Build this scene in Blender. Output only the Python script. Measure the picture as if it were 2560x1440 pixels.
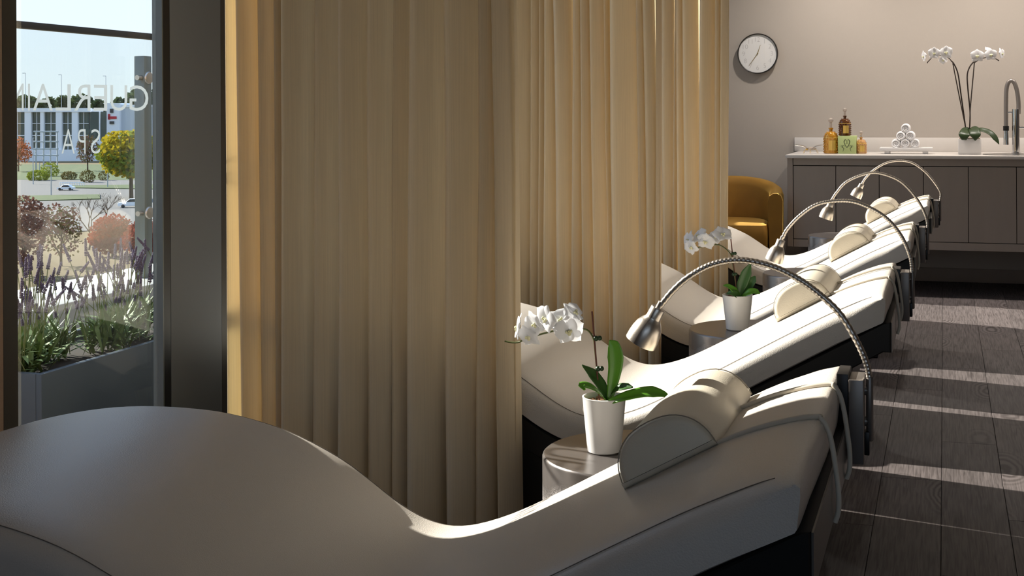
import bpy, bmesh, math, random
from mathutils import Vector, Matrix, Quaternion, noise
random.seed(7)
PI = math.pi
SC = bpy.context.scene
COL = SC.collection
for o in list(bpy.data.objects):
    bpy.data.objects.remove(o)

# ------------------------------------------------------------------ camera
F, CX, CY, ROLL, CAMZ = 3140.0, 1480.0, 277.3, -0.0045, 1.222
YAW = math.atan(880 / 3140)
SN, CS = math.sin(YAW), math.cos(YAW)
fwd, rgt, up = Vector((-SN, CS, 0)), Vector((CS, SN, 0)), Vector((0, 0, 1))
r2 = rgt * math.cos(ROLL) + up * math.sin(ROLL)
u2 = up * math.cos(ROLL) - rgt * math.sin(ROLL)
cam_d = bpy.data.cameras.new('camera')
cam = bpy.data.objects.new('camera', cam_d)
COL.objects.link(cam)
M = Matrix((r2, u2, -fwd)).transposed().to_4x4()
M.translation = (0, 0, CAMZ)
cam.matrix_world = M
cam_d.sensor_width = 36
cam_d.lens = F * 36 / 2560
cam_d.shift_x = (1280 - CX) / 2560
cam_d.shift_y = -(720 - CY) / 2560
cam_d.clip_start = 0.05
cam_d.clip_end = 3000
SC.camera = cam

# ------------------------------------------------------------------ sky, sun, exposure
vs = SC.view_settings
vs.view_transform = 'Standard'
vs.look = 'None'
vs.gamma = 1
vs.use_curve_mapping = False
vs.exposure = 1.36
world = bpy.data.worlds.new('sky')
SC.world = world
world.use_nodes = True
wn, wl = world.node_tree.nodes, world.node_tree.links
wn.clear()
w_out = wn.new('ShaderNodeOutputWorld')
w_bg = wn.new('ShaderNodeBackground')
w_tc = wn.new('ShaderNodeTexCoord')
w_sep = wn.new('ShaderNodeSeparateXYZ')
w_ramp = wn.new('ShaderNodeValToRGB')
w_ramp.color_ramp.elements[0].position = 0.0
w_ramp.color_ramp.elements[0].color = (0.76, 0.83, 0.87, 1)
w_ramp.color_ramp.elements[1].position = 0.45
w_ramp.color_ramp.elements[1].color = (0.42, 0.62, 0.98, 1)
e = w_ramp.color_ramp.elements.new(0.09)
e.color = (0.72, 0.82, 0.95, 1)
wl.new(w_tc.outputs['Generated'], w_sep.inputs[0])
wl.new(w_sep.outputs['Z'], w_ramp.inputs[0])
wl.new(w_ramp.outputs[0], w_bg.inputs[0])
wl.new(w_bg.outputs[0], w_out.inputs[0])
w_bg.inputs[1].default_value = 0.55

SUN_AZ, SUN_TAN = -0.24, math.tan(math.radians(29))
sun_dir = Vector((1, SUN_AZ, 0)).normalized()
sun_dir = Vector((sun_dir.x, sun_dir.y, -SUN_TAN)).normalized()
sd = bpy.data.lights.new('sun', 'SUN')
sd.energy = 5.3
sd.angle = math.radians(0.5)
sd.color = (1.0, 0.93, 0.84)
so = bpy.data.objects.new('sun', sd)
COL.objects.link(so)
so.rotation_euler = sun_dir.to_track_quat('-Z', 'Y').to_euler()
so.location = (-30, 8, 17)

# ------------------------------------------------------------------ helpers
def ray(px, py):
    xi, yi = px - CX, py - CY
    xr = xi * math.cos(ROLL) + yi * math.sin(ROLL)
    yr = -xi * math.sin(ROLL) + yi * math.cos(ROLL)
    return rgt * (xr / F) + fwd - up * (yr / F)
def onY(px, py, Y):
    d = ray(px, py); t = Y / d.y
    return Vector((d.x * t, Y, CAMZ + d.z * t))
def onX(px, py, X):
    d = ray(px, py); t = X / d.x
    return Vector((X, d.y * t, CAMZ + d.z * t))
def onZ(px, py, Z):
    d = ray(px, py); t = (Z - CAMZ) / d.z
    return Vector((d.x * t, d.y * t, Z))
def onD(px, py, D):
    d = ray(px, py)
    return Vector((d.x * D, d.y * D, CAMZ + d.z * D))

class MB:
    def __init__(s):
        s.v, s.f = [], []
    def add(s, verts, faces):
        b = len(s.v)
        s.v += [Vector(p) for p in verts]
        s.f += [tuple(b + i for i in f) for f in faces]
        return s
    def box(s, a, b):
        x0, y0, z0 = a; x1, y1, z1 = b
        return s.add([(x0,y0,z0),(x1,y0,z0),(x1,y1,z0),(x0,y1,z0),(x0,y0,z1),(x1,y0,z1),(x1,y1,z1),(x0,y1,z1)],
                     [(0,3,2,1),(4,5,6,7),(0,1,5,4),(1,2,6,5),(2,3,7,6),(3,0,4,7)])
    def bbox(s, a, b, r):
        """box with chamfered edges"""
        bm = bmesh.new()
        bmesh.ops.create_cube(bm, size=1)
        for v in bm.verts:
            v.co = Vector([(a[i] + b[i]) / 2 + v.co[i] * (b[i] - a[i]) for i in range(3)])
        bmesh.ops.bevel(bm, geom=list(bm.edges), offset=r, segments=2, affect='EDGES', profile=0.5)
        bm.verts.index_update()
        s.add([v.co.copy() for v in bm.verts], [tuple(v.index for v in f.verts) for f in bm.faces])
        bm.free()
        return s
    def tube(s, pts, rad, n=8, cap=True, flat=None):
        pts = [Vector(p) for p in pts]
        k = len(pts)
        rs = rad if isinstance(rad, (list, tuple)) else [rad] * k
        b = len(s.v)
        t0 = (pts[1] - pts[0]).normalized()
        nrm = t0.orthogonal().normalized()
        for i in range(k):
            t = (pts[min(i + 1, k - 1)] - pts[max(i - 1, 0)]).normalized()
            nrm = (nrm - t * nrm.dot(t))
            if nrm.length < 1e-6: nrm = t.orthogonal()
            nrm.normalize()
            bi = t.cross(nrm)
            for j in range(n):
                a = 2 * PI * j / n
                s.v.append(pts[i] + (nrm * math.cos(a) + bi * math.sin(a)) * rs[i])
        for i in range(k - 1):
            for j in range(n):
                j2 = (j + 1) % n
                s.f.append((b + i*n + j, b + i*n + j2, b + (i+1)*n + j2, b + (i+1)*n + j))
        if cap:
            s.f.append(tuple(b + j for j in reversed(range(n))))
            s.f.append(tuple(b + (k-1)*n + j for j in range(n)))
        return s
    def lathe(s, prof, n=32, c=(0, 0, 0), axis=None, cap=True):
        """prof: list of (r, h); axis: direction of h"""
        c = Vector(c)
        ax = Vector(axis).normalized() if axis is not None else Vector((0, 0, 1))
        e1 = ax.orthogonal().normalized() if axis is not None else Vector((1, 0, 0))
        e2 = ax.cross(e1)
        b = len(s.v)
        for (r, h) in prof:
            for j in range(n):
                a = 2 * PI * j / n
                s.v.append(c + ax * h + (e1 * math.cos(a) + e2 * math.sin(a)) * r)
        k = len(prof)
        for i in range(k - 1):
            for j in range(n):
                j2 = (j + 1) % n
                s.f.append((b + i*n + j, b + i*n + j2, b + (i+1)*n + j2, b + (i+1)*n + j))
        if cap:
            s.f.append(tuple(b + j for j in reversed(range(n))))
            s.f.append(tuple(b + (k-1)*n + j for j in range(n)))
        return s
    def ball(s, c, r, nu=12, nv=8):
        c = Vector(c)
        rr = Vector(r) if isinstance(r, (tuple, list, Vector)) else Vector((r, r, r))
        b = len(s.v)
        s.v.append(c + Vector((0, 0, rr.z)))
        for i in range(1, nv):
            th = PI * i / nv
            for j in range(nu):
                a = 2 * PI * j / nu
                s.v.append(c + Vector((rr.x*math.sin(th)*math.cos(a), rr.y*math.sin(th)*math.sin(a), rr.z*math.cos(th))))
        s.v.append(c - Vector((0, 0, rr.z)))
        last = len(s.v) - 1
        for j in range(nu):
            s.f.append((b, b+1+j, b+1+(j+1) % nu))
            for i in range(nv - 2):
                p, q = b+1+i*nu+j, b+1+i*nu+(j+1) % nu
                s.f.append((p, p+nu, q+nu, q))
            s.f.append((b+1+(nv-2)*nu+j, last, b+1+(nv-2)*nu+(j+1) % nu))
        return s
    def slab(s, outline, ys, insets, wt=None):
        """closed outline in (x, z) swept over stations ys, each inset inward by insets[i]; outline counter-clockwise"""
        n = len(outline)
        P = [Vector((p[0], p[1])) for p in outline]
        N = []
        for i in range(n):
            t = (P[(i+1) % n] - P[i-1])
            if t.length < 1e-9: t = Vector((1, 0))
            t.normalize()
            N.append(Vector((-t.y, t.x)))      # inward for CCW
        b = len(s.v)
        for y, d in zip(ys, insets):
            for p, m in zip(P, N):
                q = p + m * (d * (wt(p, m) if wt and d > 0 else 1))
                s.v.append(Vector((q.x, y, q.y)))
        k = len(ys)
        for i in range(k - 1):
            for j in range(n):
                j2 = (j + 1) % n
                s.f.append((b+i*n+j, b+i*n+j2, b+(i+1)*n+j2, b+(i+1)*n+j))
        s.f.append(tuple(b+j for j in reversed(range(n))))
        s.f.append(tuple(b+(k-1)*n+j for j in range(n)))
        return s
    def shift(s, d):
        d = Vector(d)
        s.v = [p + d for p in s.v]
        return s
    def xf(s, m):
        s.v = [m @ p for p in s.v]
        return s
    def mesh(s, name, mat, smooth=35):
        me = bpy.data.meshes.new(name)
        me.from_pydata([tuple(p) for p in s.v], [], s.f)
        bm = bmesh.new(); bm.from_mesh(me)
        bmesh.ops.recalc_face_normals(bm, faces=bm.faces)
        bm.to_mesh(me); bm.free()
        if mat: me.materials.append(mat)
        if smooth:
            me.polygons.foreach_set('use_smooth', [True] * len(me.polygons))
            me.set_sharp_from_angle(angle=math.radians(smooth))
        me.update()
        return me
    def build(s, name, mat, parent=None, smooth=35, world=False):
        if world and parent is not None:
            off = Vector(parent.location)
            q = parent.parent
            while q is not None:
                off += Vector(q.location); q = q.parent
            s.shift(-off)
        o = bpy.data.objects.new(name, s.mesh(name, mat, smooth))
        COL.objects.link(o)
        if parent is not None: o.parent = parent
        return o

def tag(o, label=None, cat=None, group=None, kind=None):
    if label: o['label'] = label
    if cat: o['category'] = cat
    if group: o['group'] = group
    if kind: o['kind'] = kind
    return o
def thing(name, label, cat, loc=(0, 0, 0), group=None, rz=0):
    o = bpy.data.objects.new(name, None)
    o.empty_display_size = 0.1
    COL.objects.link(o)
    o.location = loc
    o.rotation_euler = (0, 0, rz)
    return tag(o, label, cat, group)
def dup(o, parent=None):
    c = o.copy(); COL.objects.link(c); c.parent = parent
    for ch in list(o.children): dup(ch, c)
    return c
def inst(name, me, parent, loc=(0, 0, 0), rot=None, scale=None):
    o = bpy.data.objects.new(name, me)
    COL.objects.link(o)
    o.parent = parent
    o.location = loc
    if rot is not None:
        o.rotation_euler = rot
    if scale is not None: o.scale = scale
    return o
def struct(name, mb, mat, parent=None, smooth=35):
    o = mb.build(name, mat, parent, smooth)
    if parent is None: o['kind'] = 'structure'
    return o
def interp(pts, x):
    if x <= pts[0][0]: return pts[0][1]
    for (a, b), (c, d) in zip(pts, pts[1:]):
        if x <= c: return b + (d - b) * (x - a) / (c - a)
    return pts[-1][1]
def catmull(pts, m=6):
    P = [Vector(p) for p in pts]
    P = [P[0] * 2 - P[1]] + P + [P[-1] * 2 - P[-2]]
    out = []
    for i in range(1, len(P) - 2):
        a, b, c, d = P[i-1:i+3]
        for k in range(m):
            t = k / m
            out.append(0.5 * (2*b + (c-a)*t + (2*a-5*b+4*c-d)*t*t + (3*b-a-3*c+d)*t**3))
    out.append(P[-2])
    return out

# ------------------------------------------------------------------ materials
def nodes(m):
    m.use_nodes = True
    return m.node_tree.nodes, m.node_tree.links, m.node_tree.nodes['Principled BSDF']
def srgb(r, g, b):
    f = lambda c: (c / 255 / 12.92) if c / 255 <= 0.04045 else ((c / 255 + 0.055) / 1.055) ** 2.4
    return (f(r), f(g), f(b), 1)
def mat(name, col, rough=0.5, metal=0.0, bump=0.0, bscale=200.0, var=0.0, vscale=6.0, stretch=None, **kw):
    m = bpy.data.materials.new(name)
    n, l, p = nodes(m)
    p.inputs['Base Color'].default_value = col
    p.inputs['Roughness'].default_value = rough
    p.inputs['Metallic'].default_value = metal
    for k, v in kw.items():
        p.inputs[k.replace('_', ' ')].default_value = v
    if bump or var:
        tc = n.new('ShaderNodeTexCoord')
        mp = n.new('ShaderNodeMapping')
        l.new(tc.outputs['Object'], mp.inputs[0])
        if stretch: mp.inputs['Scale'].default_value = stretch
    if bump:
        nz = n.new('ShaderNodeTexNoise'); nz.inputs['Scale'].default_value = bscale; nz.inputs['Detail'].default_value = 3
        l.new(mp.outputs[0], nz.inputs['Vector'])
        bp = n.new('ShaderNodeBump'); bp.inputs['Strength'].default_value = bump; bp.inputs['Distance'].default_value = 0.002
        l.new(nz.outputs['Fac'], bp.inputs['Height'])
        l.new(bp.outputs[0], p.inputs['Normal'])
    if var:
        nz = n.new('ShaderNodeTexNoise'); nz.inputs['Scale'].default_value = vscale; nz.inputs['Detail'].default_value = 4
        l.new(mp.outputs[0], nz.inputs['Vector'])
        mx = n.new('ShaderNodeMix'); mx.data_type = 'RGBA'; mx.blend_type = 'MIX'
        mx.inputs['A'].default_value = tuple(c * (1 - var) for c in col[:3]) + (1,)
        mx.inputs['B'].default_value = tuple(min(1, c * (1 + var)) for c in col[:3]) + (1,)
        l.new(nz.outputs['Fac'], mx.inputs['Factor'])
        l.new(mx.outputs['Result'], p.inputs['Base Color'])
    return m
def clear_mat(name, tint=(1, 1, 1, 1), refl=0.08, rough=0.0):
    """thin sheet of glass: transparent with a fresnel gloss"""
    m = bpy.data.materials.new(name); m.use_nodes = True
    n, l = m.node_tree.nodes, m.node_tree.links
    n.clear()
    out = n.new('ShaderNodeOutputMaterial'); mx = n.new('ShaderNodeMixShader')
    tr = n.new('ShaderNodeBsdfTransparent'); gl = n.new('ShaderNodeBsdfGlossy')
    tr.inputs[0].default_value = tint
    gl.inputs['Roughness'].default_value = rough
    # Schlick reflectance, the same from both faces of the sheet
    ge = n.new('ShaderNodeNewGeometry'); dt = n.new('ShaderNodeVectorMath'); dt.operation = 'DOT_PRODUCT'
    l.new(ge.outputs['Incoming'], dt.inputs[0]); l.new(ge.outputs['Normal'], dt.inputs[1])
    ab = n.new('ShaderNodeMath'); ab.operation = 'ABSOLUTE'; l.new(dt.outputs['Value'], ab.inputs[0])
    on = n.new('ShaderNodeMath'); on.operation = 'SUBTRACT'; on.inputs[0].default_value = 1; l.new(ab.outputs[0], on.inputs[1])
    pw = n.new('ShaderNodeMath'); pw.operation = 'POWER'; pw.inputs[1].default_value = 5; l.new(on.outputs[0], pw.inputs[0])
    fr = n.new('ShaderNodeMath'); fr.operation = 'MULTIPLY_ADD'; fr.inputs[1].default_value = 0.96; fr.inputs[2].default_value = 0.04
    l.new(pw.outputs[0], fr.inputs[0])
    l.new(fr.outputs[0], mx.inputs[0]); l.new(tr.outputs[0], mx.inputs[1]); l.new(gl.outputs[0], mx.inputs[2])
    l.new(mx.outputs[0], out.inputs[0])
    return m
def trans_mat(name, col, tcol, fac=0.45, stripe=0.0):
    """cloth or petal: diffuse plus light shining through"""
    m = bpy.data.materials.new(name); m.use_nodes = True
    n, l = m.node_tree.nodes, m.node_tree.links
    n.clear()
    out = n.new('ShaderNodeOutputMaterial'); mx = n.new('ShaderNodeMixShader'); mx.inputs[0].default_value = fac
    df = n.new('ShaderNodeBsdfDiffuse'); ts = n.new('ShaderNodeBsdfTranslucent')
    df.inputs[0].default_value = col; ts.inputs[0].default_value = tcol
    if stripe:
        tc = n.new('ShaderNodeTexCoord'); mp = n.new('ShaderNodeMapping'); mp.inputs['Scale'].default_value = (330, 330, 4)
        nz = n.new('ShaderNodeTexNoise'); nz.inputs['Scale'].default_value = 1.0; nz.inputs['Detail'].default_value = 3
        l.new(tc.outputs['Object'], mp.inputs[0]); l.new(mp.outputs[0], nz.inputs['Vector'])
        rp = n.new('ShaderNodeMapRange'); rp.inputs['From Min'].default_value = 0.3; rp.inputs['From Max'].default_value = 0.7
        rp.inputs['To Min'].default_value = 1 - stripe; rp.inputs['To Max'].default_value = 1 + stripe * 0.4
        l.new(nz.outputs['Fac'], rp.inputs['Value'])
        for s_, c_ in ((df, col), (ts, tcol)):
            ml = n.new('ShaderNodeVectorMath'); ml.operation = 'SCALE'
            ml.inputs[0].default_value = c_[:3]
            l.new(rp.outputs[0], ml.inputs['Scale']); l.new(ml.outputs[0], s_.inputs[0])
    l.new(df.outputs[0], mx.inputs[1]); l.new(ts.outputs[0], mx.inputs[2]); l.new(mx.outputs[0], out.inputs[0])
    return m

MT = {}
MT['leather'] = mat('cream_leather', srgb(218, 210, 200), 0.40, Specular_IOR_Level=0.75, bump=0.35, bscale=420, var=0.03, vscale=5)
MT['pillow'] = mat('ivory_leather', srgb(232, 222, 202), 0.42, bump=0.2, bscale=380)
MT['piping'] = mat('piping_thread', srgb(160, 150, 134), 0.7)
MT['seam'] = mat('dark_seam_thread', srgb(118, 108, 98), 0.8)
MT['tray'] = mat('black_lacquer', srgb(22, 21, 21), 0.38)
MT['plate'] = mat('grey_end_plate', srgb(120, 116, 112), 0.35, 0.6)
MT['cord'] = mat('cream_cord', srgb(214, 204, 186), 0.55)
MT['steel'] = mat('brushed_steel', srgb(205, 196, 186), 0.34, 1.0, bump=0.06, bscale=300)
MT['chrome'] = mat('chrome', srgb(215, 215, 216), 0.08, 1.0)
MT['bracket'] = mat('bracket_metal', srgb(140, 133, 128), 0.4, 0.7)
MT['black'] = mat('black_plastic', srgb(14, 13, 13), 0.4)
MT['bulb'] = mat('lamp_lens', srgb(230, 226, 215), 0.3)
MT['ceramic'] = mat('white_glazed_ceramic', srgb(236, 234, 232), 0.22)
MT['whitebox'] = mat('white_matt_ceramic', srgb(225, 222, 220), 0.4)
MT['bark'] = mat('bark_chips', srgb(150, 110, 82), 0.9, var=0.5, vscale=120)
MT['leaf'] = mat('orchid_leaf', srgb(92, 150, 44), 0.32, var=0.25, vscale=14, Transmission_Weight=0.0)
MT['leafdark'] = mat('orchid_leaf_dark', srgb(56, 94, 40), 0.4, var=0.2, vscale=14)
MT['leafdeep'] = mat('deep_green_leaf', srgb(38, 56, 24), 0.4, var=0.2, vscale=14)
MT['darkstem'] = mat('dark_brown_stem', srgb(44, 32, 24), 0.6)
MT['stem'] = mat('orchid_stem', srgb(84, 92, 44), 0.5, var=0.3, vscale=60)
MT['stake'] = mat('brown_stake', srgb(98, 52, 38), 0.6)
MT['clip'] = mat('green_clip', srgb(34, 62, 30), 0.4)
MT['petal'] = trans_mat('white_petal', srgb(246, 246, 248), srgb(240, 240, 242), 0.35)
MT['lip'] = mat('cream_yellow_lip', srgb(232, 228, 186), 0.5)
MT['curtain'] = trans_mat('sheer_cream_curtain', srgb(232, 220, 198), srgb(244, 226, 188), 0.42, 0.06)
MT['wall'] = mat('taupe_wall_paper', srgb(170, 161, 152), 0.75, bump=0.15, bscale=500, var=0.02, vscale=300, stretch=(1, 1, 0.1))
MT['wallside'] = mat('beige_woven_panel', srgb(178, 150, 126), 0.8, bump=0.6, bscale=1.0, var=0.15, vscale=1.0, stretch=(40, 40, 700))
MT['ceil'] = mat('grey_ceiling', srgb(220, 216, 210), 0.8)
MT['walldark'] = mat('dark_taupe_wall', srgb(140, 130, 121), 0.75)
MT['frame'] = mat('dark_bronze_frame', srgb(58, 54, 50), 0.5, 0.3)
MT['framelight'] = mat('grey_frame_edge', srgb(98, 102, 102), 0.45, 0.3)
MT['column'] = mat('charcoal_column', srgb(92, 95, 99), 0.6, bump=0.05, bscale=30)
MT['glass'] = clear_mat('window_glass', (0.965, 0.98, 0.975, 1))
MT['glassrail'] = clear_mat('greenish_guard_glass', (0.95, 0.975, 0.97, 1))
MT['etch'] = trans_mat('frosted_lettering', srgb(146, 154, 157), srgb(146, 154, 158), 0.5)
MT['stone'] = mat('white_quartz', srgb(206, 200, 194), 0.25, var=0.06, vscale=7)
MT['cab'] = mat('greige_wood_veneer', srgb(150, 140, 132), 0.5, bump=0.1, bscale=60, var=0.06, vscale=5, stretch=(6, 6, 0.6))
MT['gap'] = mat('dark_cabinet_interior', srgb(30, 24, 20), 0.8)
MT['base'] = mat('taupe_baseboard', srgb(140, 126, 116), 0.6)
MT['velvet'] = mat('mustard_velvet', srgb(138, 96, 17), 0.75, var=0.22, vscale=9, Sheen_Weight=0.9, Sheen_Roughness=0.35)
MT['velvet'].node_tree.nodes['Principled BSDF'].inputs['Sheen Tint'].default_value = srgb(240, 200, 110)
MT['gold'] = mat('polished_gold', srgb(236, 196, 104), 0.3, 0.55)
MT['amber'] = mat('amber_glass', srgb(196, 138, 40), 0.08, 0.35, Coat_Weight=0.6)
MT['brown'] = mat('dark_amber_glass', srgb(92, 50, 14), 0.08, 0.25, Coat_Weight=0.6)
MT['rose'] = mat('rose_amber_glass', srgb(206, 158, 104), 0.1, 0.3, Coat_Weight=0.6)
MT['crystal'] = mat('crystal_stopper', srgb(225, 214, 205), 0.05, Transmission_Weight=0.8, IOR=1.45)
MT['green'] = mat('pistachio_card', srgb(184, 198, 134), 0.6)
MT['ink'] = mat('dark_green_ink', srgb(36, 44, 22), 0.6)
MT['towel'] = mat('white_terry_towel', srgb(240, 238, 238), 0.9, bump=0.6, bscale=600)
MT['clockface'] = mat('white_clock_face', srgb(228, 227, 226), 0.4)
MT['clockrim'] = mat('black_clock_rim', srgb(26, 22, 20), 0.35)
MT['numeral'] = mat('grey_numerals', srgb(172, 168, 168), 0.5)
MT['brass'] = mat('brass_hand', srgb(150, 130, 70), 0.35, 0.8)
MT['clockglass'] = clear_mat('clock_glass')
MT['sink'] = mat('steel_sink', srgb(150, 148, 146), 0.3, 1.0)

def table_mat():
    m = bpy.data.materials.new('hammered_pewter')
    n, l, p = nodes(m)
    p.inputs['Metallic'].default_value = 0.55
    tc = n.new('ShaderNodeTexCoord'); sp = n.new('ShaderNodeSeparateXYZ')
    l.new(tc.outputs['Object'], sp.inputs[0])
    nz0 = n.new('ShaderNodeTexNoise'); nz0.inputs['Scale'].default_value = 9
    l.new(tc.outputs['Object'], nz0.inputs['Vector'])
    ad = n.new('ShaderNodeMath'); ad.operation = 'MULTIPLY_ADD'; ad.inputs[1].default_value = 0.09; ad.inputs[2].default_value = -0.045
    l.new(nz0.outputs['Fac'], ad.inputs[0])
    su = n.new('ShaderNodeMath'); su.operation = 'ADD'
    l.new(sp.outputs['Z'], su.inputs[0]); l.new(ad.outputs[0], su.inputs[1])
    mr = n.new('ShaderNodeMapRange'); mr.inputs['From Min'].default_value = 0.415; mr.inputs['From Max'].default_value = 0.45
    mr.inputs['To Min'].default_value = 1; mr.inputs['To Max'].default_value = 0
    l.new(su.outputs[0], mr.inputs['Value'])
    nz = n.new('ShaderNodeTexNoise'); nz.inputs['Scale'].default_value = 330; nz.inputs['Detail'].default_value = 2
    l.new(tc.outputs['Object'], nz.inputs['Vector'])
    cr = n.new('ShaderNodeValToRGB')
    cr.color_ramp.elements[0].position = 0.38; cr.color_ramp.elements[0].color = srgb(92, 86, 84)
    cr.color_ramp.elements[1].position = 0.62; cr.color_ramp.elements[1].color = srgb(205, 198, 196)
    l.new(nz.outputs['Fac'], cr.inputs[0])
    mx = n.new('ShaderNodeMix'); mx.data_type = 'RGBA'
    mx.inputs['A'].default_value = srgb(128, 122, 119)
    l.new(mr.outputs[0], mx.inputs['Factor']); l.new(cr.outputs[0], mx.inputs['B'])
    l.new(mx.outputs['Result'], p.inputs['Base Color'])
    rr = n.new('ShaderNodeMapRange'); rr.inputs['To Min'].default_value = 0.27; rr.inputs['To Max'].default_value = 0.45
    l.new(mr.outputs[0], rr.inputs['Value']); l.new(rr.outputs[0], p.inputs['Roughness'])
    bp = n.new('ShaderNodeBump'); bp.inputs['Distance'].default_value = 0.003
    bs = n.new('ShaderNodeMath'); bs.operation = 'MULTIPLY'; bs.inputs[1].default_value = 0.6
    l.new(mr.outputs[0], bs.inputs[0]); l.new(bs.outputs[0], bp.inputs['Strength'])
    l.new(nz.outputs['Fac'], bp.inputs['Height']); l.new(bp.outputs[0], p.inputs['Normal'])
    return m
MT['table'] = table_mat()

def plank_mat():
    m = bpy.data.materials.new('weathered_grey_oak')
    n, l, p = nodes(m)
    tc = n.new('ShaderNodeTexCoord'); oi = n.new('ShaderNodeObjectInfo')
    ad = n.new('ShaderNodeVectorMath'); ad.operation = 'ADD'
    sc = n.new('ShaderNodeVectorMath'); sc.operation = 'SCALE'; sc.inputs[0].default_value = (7.3, 31.0, 0)
    l.new(oi.outputs['Random'], sc.inputs['Scale'])
    l.new(tc.outputs['Object'], ad.inputs[0]); l.new(sc.outputs[0], ad.inputs[1])
    # warp coordinates round scattered knots
    vm = n.new('ShaderNodeMapping'); vm.inputs['Scale'].default_value = (3.6, 1.3, 1)
    l.new(ad.outputs[0], vm.inputs[0])
    vo = n.new('ShaderNodeTexVoronoi'); vo.inputs['Scale'].default_value = 1.0; vo.inputs['Randomness'].default_value = 0.85
    l.new(vm.outputs[0], vo.inputs['Vector'])
    wz = n.new('ShaderNodeTexNoise'); wz.inputs['Scale'].default_value = 7; wz.inputs['Detail'].default_value = 3
    l.new(ad.outputs[0], wz.inputs['Vector'])
    # rings near the knot
    a1 = n.new('ShaderNodeMath'); a1.operation = 'MULTIPLY_ADD'; a1.inputs[1].default_value = 0.12
    l.new(wz.outputs['Fac'], a1.inputs[0]); l.new(vo.outputs['Distance'], a1.inputs[2])
    rg = n.new('ShaderNodeMath'); rg.operation = 'MULTIPLY'; rg.inputs[1].default_value = 115
    l.new(a1.outputs[0], rg.inputs[0])
    sn = n.new('ShaderNodeMath'); sn.operation = 'SINE'; l.new(rg.outputs[0], sn.inputs[0])
    kf = n.new('ShaderNodeMapRange'); kf.inputs['From Min'].default_value = 0.16; kf.inputs['From Max'].default_value = 0.36
    kf.inputs['To Min'].default_value = 1; kf.inputs['To Max'].default_value = 0
    l.new(vo.outputs['Distance'], kf.inputs['Value'])
    # straight grain elsewhere
    gm = n.new('ShaderNodeMapping'); gm.inputs['Scale'].default_value = (150, 6, 1)
    l.new(ad.outputs[0], gm.inputs[0])
    gz = n.new('ShaderNodeTexNoise'); gz.inputs['Scale'].default_value = 1; gz.inputs['Detail'].default_value = 5; gz.inputs['Distortion'].default_value = 0.6
    l.new(gm.outputs[0], gz.inputs['Vector'])
    rs = n.new('ShaderNodeMath'); rs.operation = 'MULTIPLY_ADD'; rs.inputs[1].default_value = 0.24; rs.inputs[2].default_value = 0.48
    l.new(sn.outputs[0], rs.inputs[0])
    mx = n.new('ShaderNodeMix'); mx.data_type = 'FLOAT'
    l.new(kf.outputs[0], mx.inputs['Factor']); l.new(gz.outputs['Fac'], mx.inputs['A']); l.new(rs.outputs[0], mx.inputs['B'])
    cr = n.new('ShaderNodeValToRGB')
    cr.color_ramp.elements[0].position = 0.28; cr.color_ramp.elements[0].color = srgb(58, 51, 50)
    cr.color_ramp.elements[1].position = 0.62; cr.color_ramp.elements[1].color = srgb(104, 96, 95)
    l.new(mx.outputs['Result'], cr.inputs[0])
    hv = n.new('ShaderNodeHueSaturation')
    vr = n.new('ShaderNodeMapRange'); vr.inputs['To Min'].default_value = 0.86; vr.inputs['To Max'].default_value = 1.1
    l.new(oi.outputs['Random'], vr.inputs['Value']); l.new(vr.outputs[0], hv.inputs['Value']); l.new(cr.outputs[0], hv.inputs['Color'])
    l.new(hv.outputs[0], p.inputs['Base Color'])
    p.inputs['Roughness'].default_value = 0.6
    p.inputs['Specular IOR Level'].default_value = 0.3
    bp = n.new('ShaderNodeBump'); bp.inputs['Strength'].default_value = 0.25; bp.inputs['Distance'].default_value = 0.001
    l.new(mx.outputs['Result'], bp.inputs['Height']); l.new(bp.outputs[0], p.inputs['Normal'])
    return m
MT['plank'] = plank_mat()

# ------------------------------------------------------------------ room shell
XW, YB, YF, XR, ZC = -2.10, 9.27, -2.2, 3.6, 2.80
floor = struct('floor', MB().box((XW - 0.2, YF, -0.12), (XR, YB, -0.006)), MT['gap'])
PW, PL = 0.193, 1.38
meP = MB().bbox((-PW/2 + 0.0007, -PL/2 + 0.0007, -0.010), (PW/2 - 0.0007, PL/2 - 0.0007, 0.0), 0.0012).mesh('plank', MT['plank'], 0)
x = XW + 0.06
i = 0
while x < XR - 0.05:
    off = ((i * 0.37) % 1.0) * PL
    y = YF + off - PL
    while y < YB:
        y0, y1 = max(y, YF), min(y + PL, YB)
        if y1 - y0 > 0.03:
            if x > -1.6 and x < 1.4 and y1 > 2.0:
                if y1 - y0 > PL - 0.001:
                    o = inst('plank', meP, floor, (x, (y0 + y1) / 2, 0))
                else:
                    k = (y1 - y0)
                    inst('plank', MB().bbox((-PW/2 + 0.0007, -k/2 + 0.0007, -0.010), (PW/2 - 0.0007, k/2 - 0.0007, 0), 0.0012).mesh('plank', MT['plank'], 0), floor, (x, (y0+y1)/2, 0))
            elif y1 - y0 > PL - 0.001:
                inst('plank', meP, floor, (x, (y0 + y1) / 2, 0))
            else:
                k = (y1 - y0)
                inst('plank', MB().box((-PW/2 + 0.0007, -k/2 + 0.0007, -0.010), (PW/2 - 0.0007, k/2 - 0.0007, 0)).mesh('plank', MT['plank'], 0), floor, (x, (y0+y1)/2, 0))
        y += PL
    x += PW
    i += 1
struct('ceiling', MB().box((XW - 0.2, YF, ZC), (XR, YB, ZC + 0.1)), MT['ceil'])
struct('wall_back', MB().box((XW - 0.2, YB, -0.12), (XR, YB + 0.1, ZC + 0.1)), MT['wall'])
struct('wall_right', MB().box((XR, YF, -0.12), (XR + 0.1, YB + 0.1, ZC + 0.1)), MT['walldark'])
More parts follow.
